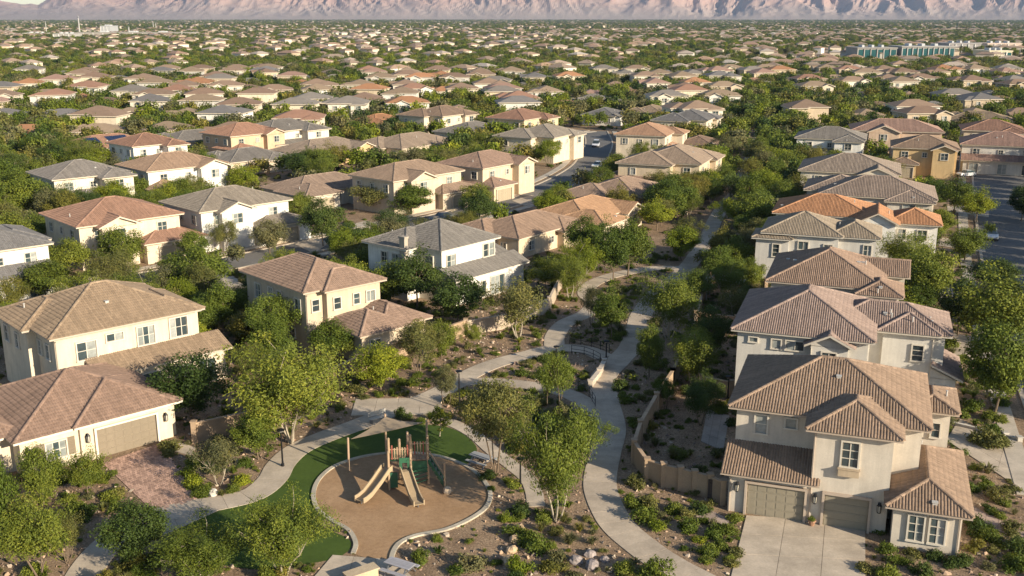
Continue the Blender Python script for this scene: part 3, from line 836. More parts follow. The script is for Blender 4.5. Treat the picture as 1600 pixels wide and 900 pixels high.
# L3 tan two storey with low wing
o = P(474, 460, 6.8)
house('two_storey_house', 'tan two-storey house with shaded side wall and low tiled wing toward the path', 'tan house with low wing', o, BL,
  [(.55, 9, .55, 12.6, 6.8, 'hip'), (2.6, 9.3, -.2, 5, 6.7, 'hip'), (5, 9.6, 1.0, 7, 6.6, 'hip', .38), (2.9, 8.5, -5.8, .4, 3.1, 'hip'), (5.9, 11.5, -5.2, 2, 3.12, 'hip')],
  [(W, 0, 'F', 1.1, 4.6, .8, 1.2, 1, 2), (W, 1, 'F', 1.2, 4.6, .8, 1.2, 1, 2), (W, 1, 'F', 3.6, 4.7, .7, 1.1, 1, 2), (W, 1, 'F', 5.4, 4.7, 1.0, 1.1, 2, 1), (W, 2, 'R', 1.5, 4.5, 1.6, 1.6, 2, 1),
   (W, 0, 'L', 2.5, 4.4, 1.1, 1.5), (W, 0, 'L', 5.2, 5.1, .9, .9), (W, 0, 'L', 7, 5.1, .8, .8), (W, 0, 'L', 10.6, 4.4, 1.1, 1.4), (W, 0, 'L', 3.5, 1.0, 1.2, 1.3), (W, 0, 'L', 9, 1.4, 1.4, 1.0), (W, 3, 'F', 1.6, .3, 1.2, 2.1, 2, 1), (W, 4, 'F', 3.4, .3, 1.6, 2.1, 2, 1), (W, 4, 'R', 2, .3, 1.6, 2.1, 2, 1), (V_, 0, 'F', .08, 0, 0, 6.4)],
  wall='tan', wallcol=(.50, .41, .30), roof='red', roofcol=(.31, .207, .15), trim=(.44, .36, .28), vents=3)
# L4 white with grey roof
o = P(690, 394, 6.6)
house('two_storey_house', 'white two-storey house with mottled grey roof, chimney and glazed back veranda', 'white house with mottled grey roof', o, -50,
  [(.55, 10.4, .55, 10.6, 6.6, 'hip', .44), (-1.5, 6, 4.5, 11.4, 6.5, 'hip', .4), (.7, 13.6, -1.6, .55, 3.1, 'sf', .42), (9.6, 13.4, -1.2, 5, 3.12, 'sf', .3)],
  [(W, 0, 'F', 1.6, 4.3, 1.5, 1.5, 2, 2), (W, 0, 'F', 8, 4.5, .9, 1.6, 1, 2), (W, 0, 'F', 9.1, 4.5, .9, 1.6, 1, 2), (W, 2, 'F', 3.2, .8, .9, 1.3, 1, 2), (W, 2, 'F', 5.0, .3, .7, 1.9, 1, 1), (W, 2, 'F', 7.6, .1, 2.6, 2.3, 3, 1), (W, 3, 'F', 2.0, .8, 1.3, 1.5, 2, 2), (W, 0, 'L', 8, 4.4, 1.2, 1.2), (W, 1, 'L', 3, 4.4, 1.0, 1.3), (W, 1, 'L', 5, 4.4, 1.0, 1.3)],
  wall='white', roof='slate', roofcol=(.215, .19, .165), trim=(.6, .55, .47), vents=4,
  extras=[lambda r: MB().box(-1.9, -1.3, 4.4, 5.3, 4, 8.0).box(-1.96, -1.24, 4.3, 5.4, 7.9, 8.15).build('chimney', M['stucco'], r, col=(.36, .31, .25))])

# ------------------------------------------------------------------ generic builder for houses further away
def gspec(style, w, d, st):
    h = 6.1 if st == 2 else 3.0
    b = [(-w / 2, w / 2, -d / 2, d / 2, h, 'hip')]
    op = []
    if style == 0:
        b += [(w * .08, w / 2 - .3, -d / 2 - 2.6, 0, h - .25, 'hip'), (-w / 2 + .4, w * .06, -d / 2 - 1.8, -d / 2, 2.9, 'sf', .4)]
        op += [(W, 1, 'F', w * .2, h - 2.0, 1.4, 1.3, 2, 2), (W, 2, 'F', w * .2, .8, 1.4, 1.4, 2, 1)]
    elif style == 1:
        b += [(-w * .32, w * .02, -d / 2 - 1.3, 0, h - .3, 'gv', .42), (w * .06, w / 2 + 2.2, -d / 2 - 2.6, d * .1, 2.9, 'hip', .34)]
        op += [(W, 1, 'F', w * .17, h - 2.1, 1.5, 1.4, 2, 2), (G, 2, 'F', w * .22 + .9, 0, 4.4, 2.3)]
    elif style == 2:
        b += [(-w / 2 - 2.5, -w * .05, -d * .1, d / 2 + 2.6, h - .2, 'hip'), (w * .1, w / 2 - .2, -d / 2 - 1.2, 0, h - .35, 'hip')]
        op += [(W, 2, 'F', w * .19, h - 2.1, 1.8, 1.4, 2, 2), (W, 1, 'L', 3, h - 2.2, 1.0, 1.2)]
    elif style == 3:
        b += [(-w / 2 - .6, -w * .12, -d / 2 - 3.2, 0, 2.9, 'hip', .34), (w * .12, w / 2 - .5, -d / 2 - 1.6, 1, h - .2, 'gv', .4)]
        op += [(G, 1, 'F', w * .2, 0, 4.6, 2.3), (W, 2, 'F', w * .18, h - 2.1, 1.4, 1.4, 2, 2)]
    elif style == 4:
        b += [(-w / 2 + .5, w / 2 - .5, -d / 2 - 2.2, -d / 2, 2.9, 'sf', .4), (w * .1, w / 2 + 1.0, -d * .2, d / 2 + 1.6, h - .2, 'hip')]
        op += [(W, 1, 'F', 2.2, .2, 1.8, 2.1, 2, 1), (W, 1, 'F', w * .5, .2, 1.8, 2.1, 2, 1), (W, 1, 'F', w - 3.2, .2, 1.6, 2.1, 2, 1)]
    zs = h - 2.1
    for f, L in (('F', w), ('R', d), ('L', d)):
        n = 3 if L > 10 else 2
        for i in range(n):
            op.append((W, 0, f, L * (i + .6) / (n + .2), zs + (.25 if i == 1 else 0), 1.3 if i != 1 else .9, 1.3 if i != 1 else .9, 2, 2))
    return b, op, h
def ghouse(label, short, px, brg, w, d, st, style, wall, roof, group, tile=(.34, .42, .075, False), name=None, world=None, vents=2, **k):
    b, op, h = gspec(style, w, d, st)
    zr = h + .1 + .34 * (min(w, d) + 1.1) / 2
    c = world or P(px[0], px[1], zr)
    nm = name or ('two_storey_house' if st == 2 else 'single_storey_house')
    return house(nm, label, short, c, brg, b, op, wall, roof, group=group, tile=tile, vents=vents, pitch=.34, **k)
GN_, GM, GK = 'houses along the middle street', 'houses behind the middle street', 'houses around the far greenway'
def solar(cells):
    def f(r):
        for (u, v, z, rx, rz, nu, nv) in cells:
            q = MB()
            q.box(-nu * .55, nu * .55, -nv * .85, nv * .85, 0, .05, 1)
            for i in range(nu):
                for j in range(nv): q.box(-nu * .55 + i * 1.1 + .03, -nu * .55 + (i + 1) * 1.1 - .03, -nv * .85 + j * 1.7 + .03, -nv * .85 + (j + 1) * 1.7 - .03, .05, .07, 0)
            ob = q.build('solar_array', [M['solar'], M['steel']], r); ob.location = (u, v, z); ob.rotation_euler = (rx, 0, rz); ob['kind'] = 'stuff'
    return f
T1 = (.235, .4, .068, True)
A = 1
ghouse('white two-storey house with grey roof cut by the picture edge', 'white house at the picture edge', (-32, 352), BL, 12, 12, 2, 4, 'white', 'slate', GN_, T1)
ghouse('cream two-storey house with broad terracotta hip roof and garage wing', 'broad terracotta-roofed house', (172, 308), BL, 14.5, 13, 2, 1, 'cream', 'red', GN_, T1, roofcol=(.33, .19, .13))
ghouse('white two-storey house with grey-brown roof and gabled bay on the street', 'white gabled bay house', (352, 292), BL - 2, 15, 11.5, 2, 1, 'white', 'grey', GN_, T1, roofcol=(.26, .215, .17))
ghouse('low brown-roofed house with two hips beside the middle street', 'low double-hipped house', (500, 272), BL - 4, 18, 11, 1, 3, 'pale', 'brown', GN_, T1, roofcol=(.275, .195, .145))
ghouse('beige two-storey house with brown roof and street gable between leafy trees', 'beige street-gable house', (636, 252), BL - 6, 17, 11, 2, 1, 'sand', 'brown', GN_, T1, roofcol=(.295, .205, .145))
ghouse('brown-roofed two-storey house with two gabled bays near the street bend', 'twin-gable house at the bend', (757, 236), BL - 10, 15, 11, 2, 3, 'buff', 'umber', GN_, T1, roofcol=(.29, .19, .14))
ghouse('tan brown-roofed house beside the orange roofs, backing on the greenway', 'tan brown-roofed greenway house', (820, 333), -52, 16, 10, 1, 2, 'buff', 'brown', GN_, T1, roofcol=(.30, .20, .14))
ghouse('cream house with spreading orange-brown roofs and a white gable', 'orange-brown roofed house', (910, 309), -58, 17, 11, 1, 3, 'cream', 'orange', GN_, T1, roofcol=(.40, .235, .135))
ghouse('long brown-roofed house with lit end wall above the greenway trees', 'long brown-roofed house', (972, 277), -62, 15, 12, 1, 2, 'buff', 'umber', GN_, T1, roofcol=(.29, .20, .145))
ghouse('pinkish-roofed low house just behind the long brown-roofed house', 'pinkish low house', (1008, 254), -66, 17, 11, 1, 0, 'cream', 'pink', GN_, T1, roofcol=(.33, .215, .16))
ghouse('beige two-storey house with large tan roof beside the far greenway', 'beige tan-roofed greenway house', (1058, 227), -68, 17, 13, 2, 2, 'buff', 'tan', GN_, T1, roofcol=(.30, .22, .16))
# east row continued
ghouse('grey-brown house with several hips right behind the orange-roofed house', 'multi-hipped grey-brown house', (1372, 275), BR, 17, 13, 2, 2, 'stone', 'brown', GK, T1, roofcol=(.28, .21, .165))
ghouse('pale two-storey house with tan gable and stepped grey roofs', 'stepped-roof house', (1330, 240), BR, 17, 14, 2, 3, 'pale', 'tan', GK, T1, roofcol=(.29, .225, .175))
ghouse('grey hip-roofed house with white walls beside the greenway trees', 'grey-roofed white house', (1300, 198), BR, 15, 12, 2, 0, 'white', 'grey', GK, T1)
ghouse('wide pinkish-tan two-storey house with balcony windows', 'wide pinkish-tan house', (1400, 186), BR - 4, 21, 13, 2, 1, 'tan', 'pink', GK, T1, wallcol=(.5, .37, .27))
ghouse('ochre two-storey house with twin brown gables', 'ochre twin-gable house', (1446, 211), BR, 13, 12, 2, 3, 'ochre', 'brown', GK, T1)
ghouse('tan roof and grey roof merged on a large house near the picture edge', 'large tan-and-grey roofed house', (1530, 174), BR + 5, 20, 14, 1, 2, 'sand', 'tan', GK)
ghouse('terracotta-roofed house with blue-grey porch at the road end', 'porch house at the road end', (1565, 206), BR + 3, 16, 13, 2, 4, 'grey', 'red', GK, T1, roofcol=(.34, .21, .16))
ghouse('dusty red-roofed house behind the porch house', 'dusty red-roofed house', (1552, 187), BR, 14, 12, 2, 0, 'tan', 'red', GK)
# second and third rows on the west side
ghouse('pale two-storey house with blue-grey hip roof amid trees', 'blue-grey hip-roofed house', (122, 250), BL, 13.5, 12, 2, 0, 'pale', 'slate', GM, T1, roofcol=(.235, .205, .18))
ghouse('white-walled house with rosy brown roof in the second row', 'rosy brown-roofed white house', (268, 238), BL - 2, 16, 12, 2, 3, 'white', 'brown', GM, T1, roofcol=(.33, .22, .15))
ghouse('low grey-roofed house half hidden by trees in the second row', 'half-hidden grey-roofed house', (385, 231), BL - 3, 15, 11, 1, 2, 'sand', 'grey', GM)
ghouse('mustard-walled house with wide taupe roof', 'mustard-walled house', (505, 216), BL - 8, 21, 13, 1, 3, 'ochre', 'brown', GM, T1, roofcol=(.27, .205, .155))
ghouse('taupe-roofed cream house right of the mustard-walled house', 'taupe-roofed cream house', (640, 208), BL - 10, 20, 13, 1, 2, 'cream', 'tan', GM, T1, roofcol=(.28, .21, .155))
ghouse('grey hip-roofed cream house behind street trees', 'grey-hipped cream house', (737, 190), BL - 12, 17, 13, 1, 0, 'cream', 'grey', GM)
ghouse('cream two-storey house with grey roofs where the street bends', 'grey-roofed house at the street end', (852, 194), -60, 14, 12, 2, 2, 'cream', 'slate', GM, T1, roofcol=(.25, .21, .17))
ghouse('terracotta-roofed house carrying two dark solar arrays', 'solar-panel house', (165, 210), BL - 5, 19, 12, 1, 0, 'cream', 'red', GM, T1, extras=[solar([(-5, -3, 4.42, .328, 0, 3, 2), (1.5, -3, 4.42, .328, 0, 5, 2)])])
ghouse('white house joined to the solar-panel house by a terracotta roof', 'white house by the solar-panel house', (226, 208), BL - 5, 12, 11, 2, 0, 'white', 'red', GM)
ghouse('pale house with plain grey-brown roof in the third row', 'plain grey-brown roofed house', (300, 203), BL - 5, 17, 12, 1, 2, 'cream', 'grey', GM)
ghouse('orange two-storey house with terracotta roof and big windows', 'orange two-storey house', (378, 192), BL - 6, 15, 12, 2, 3, 'buff', 'red', GM, T1, wallcol=(.52, .38, .25))
ghouse('grey-roofed house with a blue solar array on its far slope', 'grey house with blue solar array', (440, 186), BL - 7, 17, 12, 2, 0, 'pale', 'grey', GM, extras=[solar([(5.5, 0, 7.55, .328, math.pi / 2, 4, 2)])])
ghouse('cream house with orange-brown roofs left of the greenway', 'cream orange-brown roofed house', (1012, 192), -70, 15, 12, 2, 0, 'cream', 'red', GM, T1, roofcol=(.37, .22, .14))
ghouse('brown-roofed house with a low front hip facing the greenway', 'low front-hipped house', (1016, 206), -70, 17, 9, 1, 0, 'cream', 'brown', GM, roofcol=(.36, .20, .13))
ghouse('dark grey-roofed cream villa with bright corner windows', 'dark grey-roofed villa', (1080, 171), -68, 15, 12, 2, 2, 'cream', 'slate', GM)
ghouse('small brown house tucked among greenway trees', 'small brown house', (1092, 212), -68, 11, 9, 1, 0, 'tan', 'umber', GM)
ghouse('white-sided grey-roofed bungalow right of the low front-hipped house', 'white-sided bungalow', (945, 168), -66, 13, 11, 1, 0, 'white', 'slate', GM)
ghouse('cream house with tan roof above the street end', 'tan-roofed house above the street end', (1018, 164), -66, 14, 11, 1, 2, 'cream', 'tan', GM)
ghouse('yellow-walled house with red-brown roof behind the grey-hipped house', 'yellow-walled house', (812, 170), -58, 15, 12, 2, 0, 'ochre', 'red', GM, wallcol=(.55, .44, .28))
ghouse('red-brown two-storey house with stepped roofs', 'red-brown stepped house', (692, 165), -54, 15, 12, 2, 2, 'cream', 'brown', GM)
ghouse('cream bungalow with orange roof left of the red-brown stepped house', 'orange-roofed bungalow', (592, 178), -52, 14, 11, 1, 3, 'cream', 'orange', GM)
# ================================================================== trees and shrubs
def leaf_mesh(name, cen, nrm_bias, size, aspect, tint, rng, droop=0.0):
    """one leaf-sized face per centre; nrm_bias (n,3) pulls the face towards a direction"""
    n = len(cen)
    nv = rng.normal(size=(n, 3)) * .75 + nrm_bias
    nv /= np.maximum(np.linalg.norm(nv, axis=1, keepdims=True), 1e-6)
    ref = rng.normal(size=(n, 3)); ref[:, 2] -= droop
    a = np.cross(nv, ref); a /= np.maximum(np.linalg.norm(a, axis=1, keepdims=True), 1e-6)
    b = np.cross(nv, a)
    s = size * rng.uniform(.65, 1.35, n)
    L = (s * .5)[:, None]; Wd = (s * .5 * aspect)[:, None]
    v = np.stack([cen - b * L, cen + a * Wd - b * L * .1, cen + b * L, cen - a * Wd + b * L * .1], 1).reshape(-1, 3)
    f = np.arange(n * 4).reshape(n, 4)
    return np_mesh(name, v, f, M['leaf'], tint)
def limb(mb, a, b, r0, r1, rng, n=5, sag=.06, sides=6):
    a = np.array(a, float); b = np.array(b, float); L = np.linalg.norm(b - a)
    k = rng.normal(size=3) * L * sag
    pts = [a + (b - a) * t + k * math.sin(math.pi * t) for t in np.linspace(0, 1, n)]
    mb.tube(pts, [r0 + (r1 - r0) * t for t in np.linspace(0, 1, n)], sides)
    return pts
KIND = {  # crown half width, crown bottom, top, clumps, leaves, leaf size, aspect, stems, clump radius, bark, vertical stretch of the shell
    'ash': dict(h=6.0, w=5.0, z0=.2, nc=80, nl=15000, ls=.18, asp=.62, stems=1, cr=.17, bark='bark', shell=.55),
    'palo': dict(h=6.0, w=6.6, z0=.2, nc=150, nl=22000, ls=.18, asp=.34, stems=4, cr=.115, bark='bark_pale', shell=.42),
    'mesq': dict(h=5.0, w=5.0, z0=.28, nc=90, nl=12000, ls=.165, asp=.38, stems=3, cr=.125, bark='bark', shell=.5),
    'upright': dict(h=4.6, w=2.6, z0=.22, nc=42, nl=3800, ls=.19, asp=.55, stems=1, cr=.16, bark='bark_pale', shell=.5),
    'olive': dict(h=4.5, w=4.4, z0=.2, nc=65, nl=6500, ls=.17, asp=.4, stems=3, cr=.14, bark='bark_pale', shell=.5),
    'conifer': dict(h=7.0, w=4.0, z0=.08, nc=90, nl=7000, ls=.2, asp=.35, stems=1, cr=.1, bark='bark', shell=.6),
}
def make_tree(kind, seed):
    K = KIND[kind]; rng = np.random.default_rng(seed)
    h, w = K['h'], K['w']; zb = h * K['z0']; ch = h - zb
    cen = []; tries = 0
    lob = rng.uniform(0, 6.28, 4); amp = rng.uniform(.08, .2, 4)
    while len(cen) < K['nc'] and tries < 9000:
        tries += 1
        d = rng.normal(size=3); d /= np.linalg.norm(d)
        r = rng.uniform(K['shell'], 1.0) ** .8
        az = math.atan2(d[1], d[0])
        out = 1 + sum(a * math.sin((i + 2) * az + p + 2 * d[2]) for i, (a, p) in enumerate(zip(amp, lob)))
        p = d * r * out
        z = .5 + .5 * p[2]
        if kind == 'palo':
            rad = .45 + .75 * min(1, max(0, z)) ** .6
            p = np.array([p[0] * rad, p[1] * rad, z])
        elif kind == 'conifer':
            rad = max(.05, 1.05 - z)
            p = np.array([p[0] * rad, p[1] * rad, z])
        elif kind == 'upright':
            p = np.array([p[0] * (1.1 - .45 * z), p[1] * (1.1 - .45 * z), z])
        else:
            rad = .8 + .3 * math.sin(math.pi * min(1, max(0, z)))
            p = np.array([p[0] * rad, p[1] * rad, z])
        q = np.array([p[0] * w / 2 * .86, p[1] * w / 2 * .86, zb + ch * (.1 + .82 * p[2])])
        cen.append(q)
    cen = np.array(cen)
    # leaves: blobs round the clump centres, a few loose ones
    wts = rng.uniform(.4, 1.6, len(cen)); wts /= wts.sum()
    idx = rng.choice(len(cen), K['nl'], p=wts)
    cs = rng.uniform(.7, 1.4, len(cen))
    off = rng.normal(size=(K['nl'], 3)); off /= np.linalg.norm(off, axis=1, keepdims=True)
    off *= (rng.uniform(0, 1, (K['nl'], 1)) ** .45) * (cs[idx] * K['cr'] * w)[:, None]
    off[:, 2] *= .72
    if kind in ('palo', 'mesq'):
        off[:, 2] *= 1.15
    pos = cen[idx] + off
    mid = np.array([0, 0, zb + ch * .45])
    od = pos - mid; od /= np.maximum(np.linalg.norm(od, axis=1, keepdims=True), 1e-6)
    bias = od * .7 + np.array([0, 0, .5])
    ct = rng.normal(.5, .16, len(cen)); tint = np.clip(ct[idx] + rng.normal(0, .17, K['nl']), 0, 1)
    crown = leaf_mesh('crown', pos, bias, K['ls'], K['asp'], tint, rng)
    mb = MB(); tr = .017 * h
    if K['stems'] == 1:
        top = (rng.normal() * .1, rng.normal() * .1, zb + ch * (.75 if kind == 'conifer' else .35))
        limb(mb, (0, 0, -.1), top, tr, tr * .45, rng, 6, .02, 8)
        roots = [(np.array([0, 0, zb * .9]) + (np.array(top) - np.array([0, 0, zb * .9])) * t, tr * .6) for t in (0, .3, .6, .95)]
    else:
        roots = []
        for i in range(K['stems']):
            a = 6.28 * i / K['stems'] + rng.uniform(-.5, .5); rr = w * rng.uniform(.12, .24)
            e = np.array([rr * math.cos(a), rr * math.sin(a), zb + ch * rng.uniform(.1, .4)])
            pts = limb(mb, (math.cos(a) * .1, math.sin(a) * .1, -.1), e, tr * .8, tr * .4, rng, 6, .07, 6)
            roots += [(pts[-1], tr * .4), (pts[3], tr * .5)]
    for c in cen[::2 if len(cen) < 80 else 3]:
        rt, rr = min(roots, key=lambda q: np.linalg.norm(q[0] - c) + (2 if q[0][2] > c[2] else 0))
        limb(mb, rt, c, rr * .55, .012, rng, 4, .09, 4)
    trunk = mb.mesh('trunk', M[K['bark']])
    return trunk, crown
PROTO = {k: [make_tree(k, 31 * i + j * 7 + 3) for j in range(4 if k in ('ash', 'palo', 'mesq') else 2)] for i, k in enumerate(KIND)}
_G = dict(g=(.09, .135, .022), yg=(.128, .172, .028), dk=(.055, .092, .022), ol=(.125, .14, .045), br=(.155, .205, .02), gr=(.135, .145, .07), md=(.115, .155, .025), au=(.15, .155, .035))
GREEN = {k: tuple(c * m for c, m in zip(v, (1.14, 1.03, .9))) for k, v in _G.items()}
NAMES = dict(ash='shade_tree', palo='palo_verde_tree', mesq='mesquite_tree', upright='young_tree', olive='olive_tree', conifer='conifer_tree')
WORDS = dict(g='green', yg='yellow-green', dk='dark green', ol='olive-green', br='bright green', gr='grey-green', md='mid-green', au='golden-green')
SHAPE = dict(ash='round tree', palo='airy tree', mesq='wispy tree', upright='slim young tree', olive='silvery bushy tree', conifer='conical tree')
TREES = []        # (x, y, height, width, kind, colour key, label or None)
def T(bx, by, ty, cw, kind, col, label=None):
    x, y = P(bx, by); dp = depth(x, y, 2)
    dep = math.atan2(CAM_H, math.hypot(x, y))
    k_ = .86 if by < 470 else 1.0
    TREES.append((x, y, k_ * max(1.5, (by - ty) * dp / FPX / math.cos(dep)), k_ * cw * dp / FPX, kind, col, label))
for a in [
    (455, 692, 537, 200, 'palo', 'yg', 'large yellow-green multi-trunk tree between playground path and garage house'),
    (868, 814, 640, 140, 'palo', 'yg', 'tall airy tree with pale forked trunk between playground and winding path'),
    (775, 738, 592, 118, 'mesq', 'ol', 'olive-green multi-trunk tree right behind the picnic table'),
    (868, 648, 550, 68, 'mesq', 'g', 'thin-trunked tree in the bed ringed by curved paths'),
    (915, 720, 655, 70, 'mesq', 'g', None),
    (879, 676, 628, 26, 'upright', 'gr', None), (687, 682, 633, 34, 'upright', 'yg', 'small bright sapling at the edge of the turf'),
    (696, 634, 572, 42, 'mesq', 'gr', 'sparse little tree by the tall lamp beside the plaza'),
    (595, 610, 538, 76, 'ash', 'br', 'bright green tree in front of the low tiled wing'),
    (655, 584, 500, 84, 'mesq', 'ol', None), (518, 565, 500, 66, 'ash', 'g', None), (560, 560, 510, 50, 'ash', 'md', None),
    (445, 902, 782, 155, 'palo', 'yg', 'broad airy tree at the bottom edge beside the turf bulge'),
    (318, 908, 824, 165, 'palo', 'md', 'feathery green tree cut by the bottom edge left of the turf'),
    (214, 884, 790, 96, 'ash', 'dk', 'dark leafy tree overhanging the shaded path bottom left'),
    (62, 900, 778, 130, 'mesq', 'md', None), (-6, 890, 700, 80, 'ash', 'g', None), (105, 880, 800, 70, 'mesq', 'ol', None),
    (68, 790, 697, 70, 'ash', 'yg', 'rounded small tree before the shuttered window of the garage house'),
    (138, 778, 705, 52, 'ash', 'md', 'slender small tree at the near corner of the paved driveway'),
    (341, 758, 680, 74, 'olive', 'gr', 'silvery bushy tree in the clipped hedge bed by the driveway'),
    (300, 660, 552, 108, 'ash', 'dk', 'dark green tree below the veranda of the cream house'),
    (404, 718, 640, 66, 'ash', 'g', None),
    (810, 530, 432, 94, 'olive', 'ol', 'brownish olive tree left of the garden path'),
    (652, 482, 395, 88, 'ash', 'dk', None), (716, 508, 430, 88, 'ash', 'dk', 'dark tree between the tan wing and the white house'), (610, 480, 410, 60, 'ash', 'g', None),
    (955, 530, 450, 52, 'ash', 'g', None), (924, 508, 445, 38, 'mesq', 'gr', None), (890, 470, 400, 60, 'palo', 'md', None),
    (1045, 533, 430, 108, 'palo', 'md', 'big green tree hiding the middle of the winding path'),
    (1082, 604, 516, 88, 'palo', 'yg', 'yellow-green tree below the mauve-roofed house yards'), (1014, 590, 508, 44, 'ash', 'yg', None), (1110, 560, 480, 60, 'ash', 'dk', None),
    (958, 438, 332, 72, 'ash', 'g', 'taller of two slim-trunked trees by the garden path'), (981, 430, 330, 78, 'ash', 'md', None),
    (905, 446, 362, 88, 'palo', 'br', None), (852, 456, 392, 64, 'ash', 'md', None),
    (1420, 594, 530, 66, 'conifer', 'dk', 'conical dark tree at the recess of the mauve-roofed house'),
    (1553, 648, 500, 108, 'ash', 'g', 'big round tree on a pale trunk by the right sidewalk'), (1560, 545, 425, 125, 'ash', 'md', 'widest dense tree on the right verge'), (1496, 525, 432, 74, 'ash', 'dk', None),
    (1446, 482, 384, 78, 'ash', 'yg', None), (1552, 458, 396, 90, 'ash', 'dk', 'dark round tree at the near left kerb of the road'), (1525, 348, 288, 62, 'ash', 'br', 'bright lime-green tree on the kerb of the right road'),
    (1426, 402, 336, 78, 'ash', 'g', None), (1507, 408, 346, 68, 'ash', 'g', None), (1470, 374, 318, 48, 'ash', 'yg', None), (1543, 372, 342, 26, 'upright', 'g', None),
    (1595, 345, 280, 50, 'ash', 'dk', None), (1490, 335, 270, 60, 'ash', 'md', None), (1455, 320, 270, 50, 'ash', 'g', None),
    (192, 428, 343, 84, 'ash', 'md', 'round tree in front of the terracotta house garage'), (108, 432, 366, 80, 'ash', 'yg', None), (75, 468, 398, 96, 'ash', 'md', None),
    (352, 398, 333, 52, 'mesq', 'ol', None), (422, 398, 333, 62, 'ash', 'gr', 'greyish tree before the white gabled bay house'), (302, 416, 350, 56, 'ash', 'g', None),
    (320, 486, 412, 58, 'mesq', 'ol', None), (284, 452, 405, 48, 'ash', 'yg', None), (348, 520, 440, 66, 'ash', 'g', None), (310, 540, 470, 60, 'ash', 'g', None), (385, 545, 485, 55, 'ash', 'au', None),
    (430, 575, 500, 70, 'ash', 'g', None), (395, 600, 540, 60, 'mesq', 'ol', None), (8, 560, 490, 50, 'ash', 'dk', None),
    (505, 385, 300, 70, 'ash', 'dk', None), (590, 330, 275, 80, 'ash', 'ol', None), (640, 335, 280, 90, 'ash', 'g', None), (745, 330, 280, 60, 'ash', 'md', None),
    (725, 305, 255, 60, 'ash', 'g', None), (580, 400, 340, 50, 'ash', 'md', None), (550, 385, 350, 44, 'mesq', 'ol', None), (370, 415, 375, 44, 'ash', 'md', None),
    (690, 560, 500, 50, 'ash', 'md', None), (735, 545, 505, 40, 'mesq', 'md', None),
    (1150, 430, 360, 60, 'ash', 'yg', None), (1120, 445, 375, 60, 'ash', 'g', None), (1170, 460, 395, 50, 'ash', 'yg', None), (1090, 480, 420, 50, 'mesq', 'g', None),
    (1130, 415, 345, 50, 'ash', 'au', None), (1070, 395, 330, 56, 'mesq', 'ol', None), (1100, 420, 385, 40, 'ash', 'dk', None), (1185, 520, 455, 40, 'ash', 'dk', None),
    (1040, 640, 590, 36, 'mesq', 'g', None), (1095, 665, 600, 60, 'mesq', 'dk', None), (1105, 640, 585, 50, 'ash', 'dk', None),
    (35, 345, 255, 90, 'ash', 'yg', None), (5, 320, 235, 80, 'ash', 'g', None), (60, 310, 240, 70, 'ash', 'md', None), (20, 400, 320, 90, 'ash', 'md', None), (100, 340, 290, 60, 'ash', 'yg', None), (60, 375, 325, 60, 'ash', 'g', None), (-10, 450, 380, 60, 'ash', 'g', None), (210, 320, 265, 50, 'ash', 'g', None), (240, 500, 450, 40, 'ash', 'dk', None),
]: T(*a)

# scattered trees: yards, verges, greenway, then the plain
def blocked(pts, margin=0.0):
    pts = np.asarray(pts); r = np.zeros(len(pts), bool)
    for line, hw in PATHS: r |= seg_dist(pts, line[::4]) < hw + margin
    for line, hw in ROADS: r |= seg_dist(pts, line[::2]) < hw - .8 + margin * .5
    for q in FOOT:
        q = np.array(q); c = q.mean(0); rad = np.linalg.norm(q - c, axis=1).max()
        near = np.linalg.norm(pts - c, axis=1) < rad + 3
        if near.any():
            sub = pts[near]; e = np.array(list(q) + [q[0]])
            r[np.where(near)[0]] |= in_poly(sub, [tuple(k) for k in q]) | (seg_dist(sub, e) < margin)
    for q in PATCHES + [TURF, SAND]:
        r |= in_poly(pts, q)
    return r
def frustum(y0, y1, n, rng, pad=1.07):
    y = np.sqrt(rng.uniform(y0 * y0, y1 * y1, n)); x = rng.uniform(-1, 1, n) * (y * .5 * pad + 4)
    return np.stack([x, y], 1)
rng = np.random.default_rng(5)
def greenline():
    L = PATHS[0][0]
    return L[L[:, 1] > 128]
GREENLINE = greenline()
COLK = ['g', 'g', 'md', 'md', 'yg', 'dk', 'ol', 'br', 'au', 'gr']
KINDK = ['ash', 'ash', 'ash', 'ash', 'palo', 'mesq', 'mesq', 'olive']
